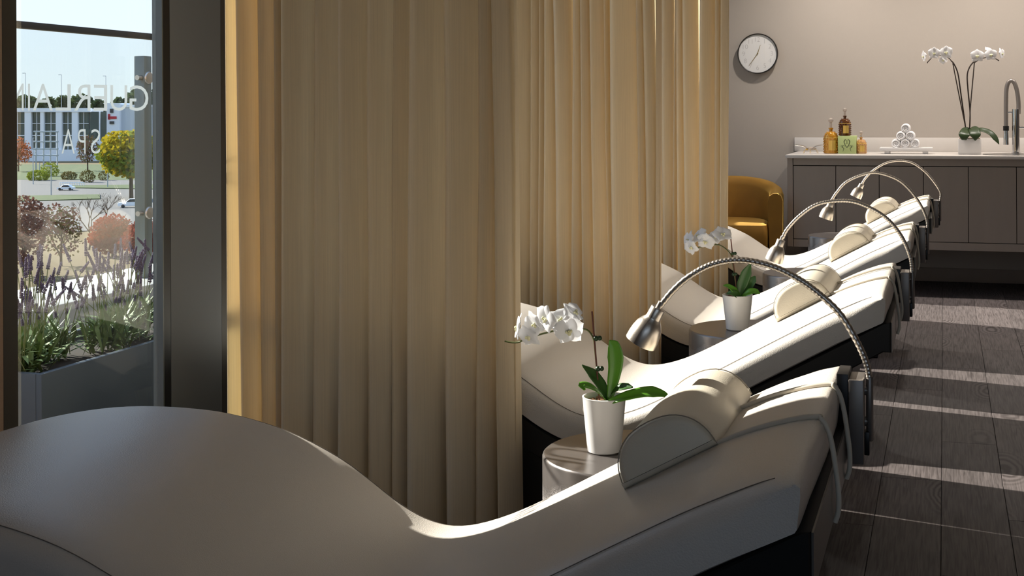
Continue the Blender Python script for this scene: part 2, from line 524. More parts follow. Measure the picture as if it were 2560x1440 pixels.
WX0, WX1, WZ0, WZ1 = -0.6, 2.6, 1.1, 2.6  # opening added behind the camera to let fill light in
wf = MB().box((XW - 0.2, YF - 0.1, -0.12), (WX0, YF, ZC + 0.1)).box((WX1, YF - 0.1, -0.12), (XR + 0.1, YF, ZC + 0.1))
wf.box((WX0, YF - 0.1, -0.12), (WX1, YF, WZ0)).box((WX0, YF - 0.1, WZ1), (WX1, YF, ZC + 0.1))
struct('wall_front', wf, MT['walldark'])
fill_win = MB()  # added unseen window, brightens the near sides of the loungers
for xa_ in (WX0, (WX0 + WX1) / 2 - .03, WX1 - .06): fill_win.box((xa_, YF - .07, WZ0 + .001), (xa_ + .06, YF - .02, WZ1 - .001))
fill_win.box((WX0 + .06, YF - .069, WZ0 + .001), (WX1 - .06, YF - .021, WZ0 + .06)).box((WX0 + .06, YF - .069, WZ1 - .06), (WX1 - .06, YF - .021, WZ1 - .001))
fill_win = struct('window_6', fill_win, MT['frame'])
MB().box((WX0 + .06, YF - .048, WZ0 + .06), (WX1 - .06, YF - .042, WZ1 - .06)).build('pane', MT['glass'], fill_win, 0)
struct('baseboard_back', MB().bbox((XW, YB - 0.014, 0.0), (XR, YB - 0.0005, 0.095), 0.002), MT['base'])

# window wall: woven panel, columns and glazing bays
struct('wall_left', MB().box((XW - 0.16, YF, 0.0), (XW, 2.432, ZC)), MT['wallside'])
struct('trim_1', MB().box((XW - 0.032, 3.088, 0.0), (XW, 3.345, ZC)), MT['column'])
struct('trim_2', MB().box((XW - 0.14, 4.40, 0.0), (XW, 4.62, ZC)), MT['column'])
struct('trim_3', MB().box((XW - 0.14, 5.92, 0.0), (XW, 6.14, ZC)), MT['column'])
struct('trim_4', MB().box((XW - 0.14, 7.50, 0.0), (XW, 7.84, ZC)), MT['column'])
struct('trim_5', MB().box((XW - 0.14, 8.75, 0.0), (XW, YB, ZC)), MT['column'])
bays = [(2.433, 3.087), (3.346, 4.399), (4.621, 5.919), (6.141, 7.499), (7.841, 8.749)]
windows = []
for k, (a, b) in enumerate(bays):
    fw0 = 0.047 if k == 0 else 0.05
    fw1 = 0.032 if k == 0 else 0.05
    fm = MB()
    fm.box((XW - (0.032 if k == 0 else 0.08), a, 0.0), (XW, a + fw0, ZC))
    fm.box((XW - 0.08, a + fw0, 0.0), (XW - 0.001, b - fw1, 0.06))
    fm.box((XW - 0.08, a + fw0, ZC - 0.08), (XW - 0.001, b - fw1, ZC))
    if k == 0:
        w = struct('window_1', fm, MT['frame'])
        MB().box((XW - 0.032, b - 0.036, 0.0), (XW - 0.0005, b - 0.031, ZC)).build('window_frame', MT['framelight'], w)
        MB().box((XW - 0.032, b - 0.0305, 0.0), (XW - 0.0005, b - 0.0005, ZC)).build('gasket', MT['black'], w)
    else:
        fm.box((XW - 0.08, b - fw1, 0.0), (XW, b, ZC))
        w = struct('window_%d' % (k + 1), fm, MT['frame'])
    MB().box((XW - 0.026, a + fw0 - 0.004, 0.05), (XW - 0.020, (b - fw1 + 0.004) if k else b - 0.037, ZC - 0.07)).build('pane', MT['glass'], w, 0)
    windows.append(w)

# ---- lettering on the first pane (reads from outside)
def glyph(ch, offset=0.0):
    cu = bpy.data.curves.new('glyph', 'FONT')
    cu.body = ch
    cu.offset = offset
    cu.resolution_u = 4
    ob = bpy.data.objects.new('glyph', cu)
    COL.objects.link(ob)
    dg = bpy.context.evaluated_depsgraph_get()
    me = ob.evaluated_get(dg).to_mesh()
    vs_ = [Vector(v.co) for v in me.vertices]
    fs_ = [tuple(p.vertices) for p in me.polygons]
    ob.evaluated_get(dg).to_mesh_clear()
    bpy.data.objects.remove(ob); bpy.data.curves.remove(cu)
    return vs_, fs_
XT = XW - 0.0195
def letters(items, ytop_f, ybot_f, offset):
    mb = MB()
    for ch, xl, xr in items:
        v_, f_ = glyph(ch, offset)
        x0, x1 = min(p.x for p in v_), max(p.x for p in v_)
        y0, y1 = min(p.y for p in v_), max(p.y for p in v_)
        out = []
        for p in v_:
            px = xr - (p.x - x0) / (x1 - x0) * (xr - xl)
            top, bot = ytop_f(px), ybot_f(px)
            out.append(onX(px, bot + (p.y - y0) / (y1 - y0) * (top - bot), XT))
        mb.add(out, f_)
    return mb
lg = letters([('G', 324, 371), ('U', 276, 318), ('E', 234, 268), ('R', 185, 226), ('L', 139, 177), ('A', 82, 132), ('I', 70, 75), ('N', 24, 59)],
             lambda x: 208 + 0.016 * x, lambda x: 276 + 0.004 * x, -0.004)
lg.build('lettering', MT['etch'], windows[0], 0)
lg = letters([('S', 227, 250), ('P', 195, 214), ('A', 154, 187)], lambda x: 323, lambda x: 384, -0.012)
lg.build('lettering', MT['etch'], windows[0], 0)

# ------------------------------------------------------------------ curtains between the loungers
def curtain(label, YL, YR, bounds_px, xl, seed, lean=0.0):
    rnd = random.Random(seed)
    X0_, X1_ = -1.87, -1.03
    Y0 = (YL + YR) / 2
    line = lambda x_: YL + (YR - YL) * (x_ - X0_) / (X1_ - X0_)
    xs = []
    for px in bounds_px:
        q_ = onY(px, 500, Y0)
        for _ in range(6): q_ = onY(px, 500, line(q_.x))
        xs.append(q_.x)
    if xl is None: xl = xs[0]
    left = []
    x = xs[0]
    while x > xl + 0.02:
        x -= rnd.uniform(0.045, 0.085); left.append(x)
    if left:
        left[-1] = xl
        xs = sorted(left) + xs
    t = thing('curtain', label, 'curtain', ((xs[0] + xs[-1]) / 2, Y0, 0.0), 'cream curtains between the loungers')
    pts = []                       # (x, y, drift) per column
    for a, b in zip(xs, xs[1:]):
        w = b - a
        A = min(0.125, max(0.06, w * rnd.uniform(1.4, 2.2)))
        sk = rnd.uniform(0.5, 0.85)
        dr = rnd.uniform(-0.012, 0.012)
        m = 18
        for j in range(m):
            s_ = j / m
            q = s_ ** sk
            yy = -A * (1 - abs(2 * q - 1) ** 1.9) + A * 0.5
            xx = a + w * (s_ - 0.10 * math.sin(2 * PI * s_)) + w * .22 * max(0, s_ - .55) * math.sin(PI * s_)
            pts.append((xx, yy, dr))
    pts.append((xs[-1], 0.0, 0.0))
    zs = [0.015, 0.25, 0.5, 0.8, 1.1, 1.4, 1.75, 2.1, 2.45, 2.72]
    mb = MB()
    n = len(pts)
    vv = []
    for z in zs:
        k = (z - 0.9)
        for c, (xx, yy, dr) in enumerate(pts):
            wob = noise.noise(Vector((xx * 5, z * 1.3, seed))) * 0.007
            am = 1.0 + 0.2 * noise.noise(Vector((xx * 9, z * 0.9, seed + 5)))
            vv.append((xx + dr * k + wob * 0.6, line(xx) + yy * am + wob * 0.5 - lean * math.exp(-(xx - xs[0]) / .17), z))
    ff = [(r*n + c, r*n + c + 1, (r+1)*n + c + 1, (r+1)*n + c) for r in range(len(zs)-1) for c in range(n-1)]
    mb.add(vv, ff)
    mb.build('cloth', MT['curtain'], t, 60, world=True)
    MB().add([(x_, line(x_) + d_, z_) for x_ in (xs[0], xs[-1] + .04) for d_ in (-.015, .015) for z_ in (2.735, ZC - .001)], [(0,1,3,2),(4,6,7,5),(0,4,5,1),(2,3,7,6),(0,2,6,4),(1,5,7,3)]).build('track', MT['frame'], t, 0, world=True)
    return t
curtain('broad cream curtain nearest the glass with the lettering', 2.96, 3.09,
        [620, 645, 684, 717, 738, 805, 865, 930, 993, 1030, 1118, 1200, 1245, 1287], None, 3, 0.09)
curtain('cream curtain hanging behind the nearest potted orchid', 4.43, 4.50,
        [1251, 1262, 1294, 1329, 1349, 1364, 1393, 1433, 1459, 1485, 1520, 1532, 1596, 1615, 1642, 1650], -1.87, 5)
curtain('farthest cream curtain, its edge next to the wall clock', 6.07, 6.14,
        [1657, 1684, 1694, 1713, 1749, 1785, 1800, 1819], -1.87, 11)

# ------------------------------------------------------------------ loungers
PROF = [(-1.975, .531), (-1.88, .563), (-1.779, .588), (-1.68, .605), (-1.582, .613), (-1.49, .613), (-1.421, .608),
        (-1.335, .593), (-1.257, .571), (-1.168, .533), (-1.11, .498), (-1.055, .462), (-1.01, .438), (-.97, .424), (-.925, .419),
        (-.87, .428), (-.796, .455), (-.70, .504), (-.589, .566), (-.48, .627), (-.362, .692), (-.289, .729), (-.224, .754), (-.185, .763)]
PR = [Vector((p.x, p.y)) for p in catmull([(x, z, 0) for x, z in PROF], 3)]
PX = [(p.x, p.y) for p in PR]
def topz(x): return interp(PX, x)
def offs(pts, d):
    out = []
    for i, p in enumerate(pts):
        t = (pts[min(i+1, len(pts)-1)] - pts[max(i-1, 0)]).normalized()
        out.append(p + Vector((-t.y, t.x)) * d)
    return out
HEAD = Vector((-.181, .692))
def bottom(th, d=0.0):
    """underside: parallel to the top, then a straight line up to the head corner"""
    pts = [p for p in offs(PR, -th) if p.x < -.47]
    p0 = pts[-1]
    for k in range(1, 9): pts.append(p0.lerp(HEAD + Vector((0, -d)), k / 8))
    return pts
def pad_outline(th):
    top = PR
    bot = bottom(th)
    base = PR[-1]
    head = [base + Vector((.005, -.001)), base + Vector((.009, -.005)), base + Vector((.012, -.012)), base + Vector((.0125, -.024)), HEAD + Vector((.005, .016)), HEAD + Vector((.004, .006))]
    ft = PR[0]
    foot = [bot[0] + Vector((-.012, .012)), ft + Vector((-.030, -.046)), ft + Vector((-.022, -.018))]
    loop = list(top) + head + list(reversed(bot)) + foot      # clockwise
    return list(reversed(loop))
HW = 0.385
def pad_w(p, m):
    """how strongly the long edges are rounded: fully on top, little below and at both ends"""
    w = max(.18, -m.y)
    e_ = max(0, min(1, (-.19 - p.x) / .09)) * max(0, min(1, (p.x + 1.985) / .10))
    return w * (.25 + .75 * e_)
HN = 0.354                     # near edge a little closer to the axis than the far one
me_pad = MB().slab([tuple(p) for p in pad_outline(.088)],
                   [-HN, -HN + .003, -HN + .009, -HN + .018, -HN + .032, -HN + .055, -HN + .09, -HN + .13, -.15, 0, .2, HW - .08, HW - .046, HW - .030, HW - .018, HW - .010, HW - .004, HW],
                   [.044, .033, .0235, .0155, .009, .004, .001, 0, -.0015, -.004, -.003, 0, .001, .005, .012, .020, .030, .042], pad_w).mesh('pad', MT['leather'], 40)
tray_o = bottom(.0885); tray_b = bottom(.158, .072)
loop = tray_o + [tray_o[-1] + Vector((.019, .003)), tray_b[-1] + Vector((.019, .0))] + list(reversed(tray_b))
me_tray = MB().slab([tuple(p) for p in reversed(loop)], [-HN + .006, -HN + .009, HW - .015, HW - .012], [.003, 0, 0, .003]).mesh('tray', MT['tray'], 30)
me_plate = MB().box((-.1618, -HN + .008, .618), (-.1590, HW - .014, .694)).mesh('end_plate', MT['plate'], 0)
ped = [(-1.52, 0), (-.42, 0), (-.415, .02), (-.35, .535)] + [(p.x, p.y + .004) for p in reversed(tray_b) if -1.42 < p.x < -.36] + [(-1.525, .02)]
me_ped = MB().slab(ped, [-.325, -.32, .365, .37], [.005, 0, 0, .005]).mesh('pedestal', MT['tray'], 30)
def seam_mesh(sy):
    so_ = offs(PR, .0005)
    pts = [Vector((p.x, sy * ((HN - .026) if sy < 0 else (HW - .024)), p.y - (.0108 if sy < 0 else .0078) * (.35 + .65 * max(0, min(1, (-.19 - p.x) / .09))))) for p in so_ if p.x < -.20]
    return MB().tube(pts, .0008, 5).mesh('seam', MT['seam'], 60)
me_seams = [seam_mesh(-1), seam_mesh(1)]
# neck pillow: half round on the sloping back
c0 = Vector((-.480, topz(-.480))); c1 = Vector((-.334, topz(-.334)))
ax = (c1 - c0); hl = ax.length / 2; ax.normalize(); nm = Vector((-ax.y, ax.x)); cm = (c0 + c1) / 2
arc = []
for k in range(25):
    a = PI * k / 24
    arc.append(cm + ax * (hl * (1.0 * math.copysign(abs(math.cos(a)) ** 0.85, math.cos(a)))) + nm * (.078 * math.sin(a) ** 0.9 + .003))
PYN, PYF = -.035, .335
me_pil = MB().slab([tuple(p) for p in arc], [PYN, PYN + .003, PYN + .010, PYN + .03, (PYN+PYF)/2, PYF - .03, PYF - .010, PYF - .003, PYF],
                   [.012, .005, .001, 0, -.002, 0, .001, .005, .012]).mesh('body', MT['pillow'], 40)
me_pip = []
for y in (PYN + .007, PYF - .007):
    me_pip.append(MB().tube([Vector((p.x, y, p.y)) + Vector((nm.x, 0, nm.y)) * .0003 for p in arc], .0010, 5).mesh('piping', MT['piping'], 60))
def strap_mesh(y0, y1, yd):
    """cord from the pillow corner up over the head end and down behind"""
    p0 = c1 - ax * .004
    pts = [Vector((p0.x, y0, p0.y + .006))]
    for xx, fy in ((-.29, .35), (-.25, .6), (-.21, .8), (-.18, .9)):
        pts.append(Vector((xx, y0 + (y1 - y0) * fy, topz(xx) + .0065)))
    b = PR[-1]
    for dx, dz, fy in ((.008, .005, .95), (.018, -.008, 1.0), (.025, -.035, 1.0), (.030, -.070, 1.0), (.0335, -.100, 1.0), (.0335, -.128, 1.0), (.0285, -.146, 1.0)):
        pts.append(Vector((b.x + dx, y0 + (y1 - y0) * fy, b.y + dz)))
    return MB().tube(catmull(pts, 5), .0042, 8).mesh('strap', MT['cord'], 60)
me_str = [strap_mesh(-.02, -.06, 0), strap_mesh(.215, .165, 0)]
LC = [(0.0, 1.93), (.033, 3.54), (.058, 4.97), (.100, 6.645)]
LAB = ['nearest cream leather lounger with hump, filling the foreground',
       'cream leather lounger second from the camera, under the large gooseneck lamp',
       'cream leather lounger third from the camera',
       'farthest cream leather lounger, next to the grey cabinet']
PLAB = ['half-round neck pillow in shade on the nearest lounger', 'half-round ivory neck pillow on the second lounger from the camera',
        'half-round ivory neck pillow on the third lounger from the camera', 'half-round ivory neck pillow on the farthest lounger']
for k, (dx, yc) in enumerate(LC):
    t = thing('lounger', LAB[k], 'lounger', (dx, yc, 0), 'cream loungers in a row')
    pd = inst('pad', me_pad, t)
    for m_ in me_seams: inst('seam', m_, pd)
    inst('tray', me_tray, t); inst('end_plate', me_plate, t); inst('pedestal', me_ped, t)
    p = thing('neck_pillow', PLAB[k], 'pillow', (dx, yc, 0.0), 'neck pillows on the loungers')
    bd = inst('body', me_pil, p)
    for m_ in me_pip: inst('piping', m_, bd)
    for m_ in me_str: inst('strap', m_, p)

# ------------------------------------------------------------------ gooseneck lamps on the head ends
LAMPS = [
 (2.17, [(2174,947),(2168,915),(2155,880),(2132,835),(2100,785),(2060,745),(2000,700),(1930,666),(1850,650),(1780,661),(1722,692),(1682,727),(1652,763)],
  (1646,770),(1601,856), 'nearest steel gooseneck lamp, arching over the second lounger'),
 (3.748, [(2281,681),(2275,640),(2250,585),(2208,539),(2147,508),(2098,502),(2043,511),(2000,539),(1969,572),(1956,596)],
  (1953,600),(1934,652), 'steel gooseneck lamp on the second lounger from the camera'),
 (5.163, [(2319,569),(2316,545),(2299,508),(2269,469),(2238,446),(2192,432),(2156,437),(2116,455),(2092,481),(2079,501)],
  (2078,505),(2064,546), 'steel gooseneck lamp on the third lounger from the camera'),
 (6.771, [(2350,502),(2351,481),(2336,456),(2312,429),(2281,407.5),(2250,402),(2217,407),(2186,424),(2165,444),(2156,458)],
  (2155,460),(2139,492), 'farthest steel gooseneck lamp, arching before the cabinet doors'),
]
for k, (Y, path, hn, hr, lab) in enumerate(LAMPS):
    dx, yc = LC[k]
    xb = PR[-1].x + dx
    base = onY(*path[0], Y)
    t = thing('gooseneck_lamp', lab, 'lamp', (xb + .07, Y, .62), 'gooseneck lamps on the loungers')
    pts = catmull([onY(*p, Y) for p in path], 14)
    # ribbed flexible hose: radius modulated along its length
    dense = []
    for a, b in zip(pts, pts[1:]):
        L_ = (b - a).length
        m_ = max(1, int(L_ / .0016))
        dense += [a.lerp(b, j / m_) for j in range(m_)]
    dense.append(pts[-1])
    rad = [.0058 if (j // 2) % 2 else .0052 for j in range(len(dense))]
    MB().tube(dense, rad, 10).build('hose', MT['steel'], t, 60, world=True)
    # lamp head
    a, b = onY(*hn, Y), onY(*hr, Y)
    L_ = (b - a).length
    d = (b - a).normalized()
    s_ = L_ / .078
    hd = MB().lathe([(.006*s_, -.014*s_), (.0062*s_, -.0005*s_), (.0135*s_, -.0005*s_), (.0145*s_, .001*s_), (.0150*s_, .020*s_), (.0155*s_, .023*s_), (.021*s_, .030*s_), (.0265*s_, .040*s_),
                    (.0295*s_, .052*s_), (.031*s_, .064*s_), (.0315*s_, .078*s_), (.0300*s_, .0785*s_), (.0285*s_, .060*s_), (.01*s_, .05*s_)], 32, a, d)
    ho = hd.build('lamp_head', MT['steel'], t, 40, world=True)
    MB().lathe([(.0285*s_, .0655*s_), (.0285*s_, .068*s_), (.01*s_, .071*s_)], 24, a, d).build('lens', MT['bulb'], ho, 40, world=True)
    # upright rod and clamp box behind the head end
    bt = onY(path[0][0], path[0][1], Y)
    MB().tube([bt + Vector((0, 0, -.105)), bt + Vector((0, 0, -.103)), bt + Vector((0, 0, .002)), bt + Vector((0, 0, .004))], [.0045, .0062, .0062, .005], 14).build('rod', MT['bracket'], t, 40, world=True)
    x0 = bt.x - .033
    bx = MB().bbox((x0, Y - .035, bt.z - .137), (x0 + .025, Y + .035, bt.z + .004), .002).build('clamp_box', MT['bracket'], t, 30, world=True)
    MB().bbox((x0 - .020, Y - .030, bt.z - .085), (x0, Y + .045, bt.z + .012), .002).build('mount_block', MT['black'], t, 30, world=True)
    for dz in (-.020, -.072):
        MB().lathe([(.008, 0), (.008, .003), (.005, .003), (.005, .008)], 14, (x0 + .0245, Y, bt.z + dz), (1, 0, 0)).build('knob', MT['bracket'], t, 40, world=True)
    MB().bbox((x0 + .025, Y - .012, bt.z - .127), (x0 + .033, Y + .012, bt.z - .088), .001).build('switch', MT['black'], t, 30, world=True)

# ------------------------------------------------------------------ drum tables
TB = [(-.648, 2.61, 'pewter drum table under the nearest potted orchid'), (-.641, 4.18, 'pewter drum table under the second potted orchid'),
      (-.602, 5.68, 'bare pewter drum table third from the camera'), (-.579, 7.42, 'bare pale drum table farthest from the camera')]
TR, TZ = .19, .492
me_tab = MB().lathe([(TR - .006, 0), (TR - .002, .004), (TR, .012), (TR, TZ - .006), (TR - .0012, TZ - .0025), (TR - .004, TZ)], 72).mesh('drum', MT['table'], 40)
me_foot = MB().lathe([(TR - .03, .0), (TR - .03, .006)], 48).mesh('foot_ring', MT['black'], 40)
for x, y, lab in TB:
    t = thing('drum_table', lab, 'table', (x, y, 0), 'drum tables beside the loungers')
    o = inst('drum', me_tab, t, (0, 0, .006)); o.scale = (1, 1, (TZ - .006) / TZ)
    inst('foot_ring', me_foot, t)

# ------------------------------------------------------------------ orchids
def petal_mesh(name, L_, W_, cup, shape=0.75, m=None, tip=0.0):
    """petal along +y from the origin, z up normal"""
    mb = MB(); nu, nv = 7, 6
    vv = []
    for i in range(nu + 1):
        s_ = i / nu
        w = W_ * max(0, math.sin(PI * min(1, (0.05 + 0.95 * s_)) ** shape)) ** 0.62 * 0.5 + 0.0005
        for j in range(nv + 1):
            q = j / nv * 2 - 1
            vv.append((w * q, L_ * s_ * (1 - 0.06 * q * q), cup * (math.sin(PI * s_ * 0.9) * 0.7 - q * q * s_ * 0.6) + tip * s_ * s_))
    ff = [(i*(nv+1)+j, i*(nv+1)+j+1, (i+1)*(nv+1)+j+1, (i+1)*(nv+1)+j) for i in range(nu) for j in range(nv)]
    mb.add(vv, ff)
    return mb.mesh(name, m or MT['petal'], 80)
me_petal = petal_mesh('petal', .035, .042, .007, 0.85)
me_sepal = petal_mesh('sepal', .034, .028, .005, 0.85)
lipm = MB().ball((0, .0, .004), (.0025, .0025, .004), 8, 6).ball((0, -.006, .005), (.004, .005, .003), 8, 6).ball((.005, -.001, .006), (.003, .004, .004), 6, 5).ball((-.005, -.001, .006), (.003, .004, .004), 6, 5)
me_lip = lipm.mesh('lip', MT['lip'], 80)
me_core = MB().ball((0, 0, 0), (.004, .004, .004), 8, 6).mesh('flower', MT['petal'], 80)
def flower(parent, pos, facing, spin=0.0, size=1.0):
    """facing: direction the bloom looks; petals: dorsal sepal, two wide petals, two lower sepals"""
    fv = Vector(facing).normalized()
    upv = Vector((0, 0, 1)) - fv * fv.z
    if upv.length < .1: upv = Vector((0, 1, 0))
    upv.normalize()
    rt = upv.cross(fv)
    R3 = Matrix((rt, upv, fv)).transposed()
    q = (R3 @ Matrix.Rotation(spin, 3, 'Z')).to_euler()
    off = Vector(parent.location)
    f_ = inst('flower', me_core, parent, Vector(pos) - off, q, (size,) * 3)
    for me, ang, nm_ in ((me_sepal, 0, 'petal'), (me_petal, 72, 'petal'), (me_petal, -72, 'petal'), (me_sepal, 140, 'petal'), (me_sepal, -140, 'petal')):
        o = inst(nm_, me, f_, (0, 0, .001 if me is me_petal else -.0008), (math.radians(random.uniform(-8, 14)), 0, math.radians(ang + random.uniform(-6, 6))))
    inst('lip', me_lip, f_)
    return f_
def leaf(parent, pts, widths, mt, normal_hint=(0, 0, 1), fold=0.25):
    """broad strap leaf along a path of world points"""
    P = catmull(pts, 5)
    k = len(P)
    mb = MB(); vv = []
    nv = 6
    for i, p in enumerate(P):
        s_ = i / (k - 1)
        t_ = (P[min(i+1, k-1)] - P[max(i-1, 0)]).normalized()
        nh = Vector(normal_hint)
        sd_ = t_.cross(nh)
        if sd_.length < 1e-4: sd_ = t_.orthogonal()
        sd_.normalize(); nn = sd_.cross(t_)
        w = interp(widths, s_) / 2
        for j in range(nv + 1):
            q = j / nv * 2 - 1
            vv.append(p + sd_ * (w * q) + nn * (abs(q) * w * fold))
    nb = len(vv)
    ff = [(i*(nv+1)+j, i*(nv+1)+j+1, (i+1)*(nv+1)+j+1, (i+1)*(nv+1)+j) for i in range(k-1) for j in range(nv)]
    mb.add(vv, ff)
    o = mb.build('leaf', mt, parent, 80, world=True)
    so_ = o.modifiers.new('thick', 'SOLIDIFY'); so_.thickness = .0012
    return o
def pot_round(parent, loc, rt, rb, h):
    MB().lathe([(rb - .004, 0), (rb, .003), (rt - .001, h - .003), (rt, h), (rt - .004, h + .0005), (rt - .006, h - .004), (rt - .010, h - .022), (.002, h - .024)], 48, loc).build('pot', MT['ceramic'], parent, 40, world=True)
    mb = MB()
    for _ in range(60):
        a, r = random.uniform(0, 2*PI), (rt - .014) * math.sqrt(random.random())
        c = Vector(loc) + Vector((r*math.cos(a), r*math.sin(a), h - .020 + random.uniform(0, .012)))
        s_ = random.uniform(.003, .007)
        mb.ball(c, (s_ * random.uniform(.7, 2), s_ * random.uniform(.7, 2), s_ * .7), 5, 4)
    mb.build('bark', MT['bark'], parent, 40, world=True)
WL = [(0, .016), (.15, .020), (.45, .036), (.75, .032), (.92, .016), (1, .002)]
def orchid_near():
    b = Vector((onZ(1517, 1122, TZ).x, 2.60, TZ))
    k_ = b.y
    t = thing('potted_orchid', 'white orchid in white pot on the nearest drum table', 'orchid', b, 'white potted orchids')
    pot_round(t, b, .0475, .0365, .118)
    W = lambda px, py, dy=0.0: onY(px, py, k_ + dy)
    leaf(t, [W(1524, 1000), W(1532, 960), W(1540, 910), W(1537, 870), W(1524, 850)], [(0, .012), (.3, .026), (.6, .036), (.85, .026), (1, .002)], MT['leaf'], (0, -1, .1))
    leaf(t, [W(1520, 1000), W(1505, 968, -.01), W(1480, 935, -.015), W(1455, 912, -.02)], [(0, .012), (.35, .028), (.65, .028), (1, .002)], MT['leafdark'], (.6, -.5, .6))
    leaf(t, [W(1518, 1002), W(1500, 985, -.02), W(1478, 968, -.04), W(1455, 963, -.05), W(1462, 975, -.055)], [(0, .012), (.4, .022), (.75, .018), (1, .004)], MT['leaf'], (.2, -.4, .9))
    leaf(t, [W(1520, 1000), W(1540, 975, -.02), W(1560, 968, -.03), W(1582, 968, -.035)], [(0, .014), (.45, .026), (.8, .018), (1, .003)], MT['leafdark'], (0, -.5, .8))
    leaf(t, [W(1522, 1006, -.03), W(1560, 992, -.035), W(1610, 981, -.03), W(1645, 982, -.02), W(1674, 990, -.01)], [(0, .012), (.3, .022), (.65, .026), (.9, .012), (1, .002)], MT['leaf'], (0, -.75, .65))
    MB().tube([W(1499, 1004, -.01), W(1480, 778, -.01)], .0021, 6).build('stake', MT['stake'], t, 60, world=True)
    sp = [W(1512, 1002), W(1498, 960), W(1492, 920), W(1488, 880), W(1484, 848), W(1472, 828), W(1455, 822), W(1425, 819), W(1390, 826, -.01), W(1350, 836, -.02), W(1315, 846, -.02), W(1298, 855, -.02), W(1280, 856, -.02), W(1262, 853, -.02)]
    MB().tube(catmull(sp, 4), .0021, 6).build('stem', MT['stem'], t, 60, world=True)
    for px, py in ((1490, 846), (1495, 922)):
        c = W(px, py, -.012)
        MB().ball(c, .006, 8, 6).ball(c + Vector((.008, 0, .001)), .0055, 8, 6).build('clip', MT['clip'], t, 60, world=True)
    for (px, py, dy, fc, sp_, sz) in ((1422, 826, -.035, (.25, -1, -.1), .2, 1.02), (1366, 796, -.03, (-.55, -.8, -.05), -.3, .98), (1338, 808, -.045, (-.5, -.75, -.3), .5, .9), (1322, 840, -.03, (-.3, -.9, -.45), .1, .88), (1296, 818, -.03, (-.95, -.3, .1), .1, .92), (1400, 800, .0, (.1, -.6, .35), .8, .85), (1434, 782, .01, (.75, -.25, .75), .3, .9)):
        flower(t, W(px, py, dy), fc, sp_, sz)
def orchid_mid():
    b = Vector((onZ(1849, 818, TZ).x, 4.16, TZ))
    k_ = b.y
    t = thing('potted_orchid', 'white orchid in white pot on the second drum table', 'orchid', b, 'white potted orchids')
    pot_round(t, b, .051, .038, .116)
    W = lambda px, py, dy=0.0: onY(px, py, k_ + dy)
    leaf(t, [W(1850, 742), W(1855, 715), W(1866, 685), W(1877, 657)], [(0, .012), (.4, .036), (.7, .036), (1, .004)], MT['leafdark'], (0, -1, .1))
    leaf(t, [W(1852, 742, .01), W(1868, 722, .01), W(1880, 705, .0), W(1888, 690, .0)], [(0, .012), (.4, .03), (.8, .026), (1, .004)], MT['leafdark'], (-.3, -.9, .1))
    leaf(t, [W(1852, 743, -.02), W(1838, 728, -.03), W(1822, 716, -.03), W(1808, 713, -.03)], [(0, .014), (.4, .026), (.8, .016), (1, .003)], MT['leaf'], (.3, -.5, .8))
    leaf(t, [W(1853, 744, -.02), W(1870, 732, -.03), W(1886, 728, -.03), W(1900, 734, -.03)], [(0, .014), (.4, .03), (.8, .02), (1, .003)], MT['leaf'], (0, -.6, .8))
    leaf(t, [W(1851, 744, -.03), W(1842, 737, -.04), W(1830, 732, -.045), W(1816, 733, -.04)], [(0, .014), (.4, .028), (.8, .018), (1, .003)], MT['leafdark'], (.1, -.7, .7))
    MB().tube([W(1843, 742), W(1826, 588)], .0021, 6).build('stake', MT['stake'], t, 60, world=True)
    sp = [W(1845, 742), W(1838, 700), W(1832, 660), W(1829, 640), W(1818, 625), W(1800, 613), W(1785, 612), W(1765, 615), W(1745, 619), W(1728, 625)]
    MB().tube(catmull(sp, 4), .0021, 6).build('stem', MT['stem'], t, 60, world=True)
    for px, py in ((1832, 634), (1834, 686)):
        c = W(px, py, -.01)
        MB().ball(c, .006, 8, 6).ball(c + Vector((.008, 0, .001)), .0055, 8, 6).build('clip', MT['clip'], t, 60, world=True)
    for (px, py, dy, fc, sp_, sz) in ((1806, 587, -.02, (.3, -.6, .65), .2, 1.05), (1765, 603, -.03, (-.2, -.9, -.3), -.3, 1.0), (1748, 590, -.02, (-.6, -.6, .5), .4, 1.0), (1722, 600, -.02, (-.8, -.5, .2), .1, 1.0), (1729, 617, -.04, (-.5, -.8, -.4), .6, .9), (1788, 594, 0, (.2, -.5, .6), .9, .9)):
        flower(t, W(px, py, dy), fc, sp_, sz)
orchid_near(); orchid_mid()

# ------------------------------------------------------------------ vanity, worktop, backsplash, items
YC, YCF = 8.515, 8.485          # cabinet front, worktop front
ZT = .92
xe = -1.03
cx_r = 2.2
gaps = [onY(px, 450, YC).x for px in (1983, 2089.5, 2198, 2308.6, 2421, 2541.5)]
st = (gaps[-1] - gaps[0]) / 5
while gaps[-1] < cx_r - st * .5: gaps.append(gaps[-1] + st)
xr_end = gaps[-1] + .065
ZD0, ZD1, ZB0, ZTB = .356, .846, .302, .898
t = thing('wall_cabinet', 'floating greige cabinet with a row of flat doors', 'cabinet', ((xe + xr_end) / 2, YC + .35, ZB0))
MB().box((xe + .012, YC + .021, ZB0), (xr_end, YB - .001, ZTB)).build('carcass', MT['gap'], t, 0, world=True)
MB().bbox((xe + .012, YC, ZB0), (gaps[0] - .003, YC + .0205, ZTB), .001).build('stile', MT['cab'], t, 0, world=True)
MB().bbox((xr_end - .06, YC, ZB0), (xr_end, YC + .0205, ZTB), .001).build('stile', MT['cab'], t, 0, world=True)
MB().bbox((gaps[0] + .001, YC, ZD1 + .005), (xr_end - .062, YC + .0205, ZTB), .001).build('top_rail', MT['cab'], t, 0, world=True)
MB().bbox((gaps[0] + .001, YC, ZB0), (xr_end - .062, YC + .0205, ZD0 - .004), .001).build('bottom_rail', MT['cab'], t, 0, world=True)
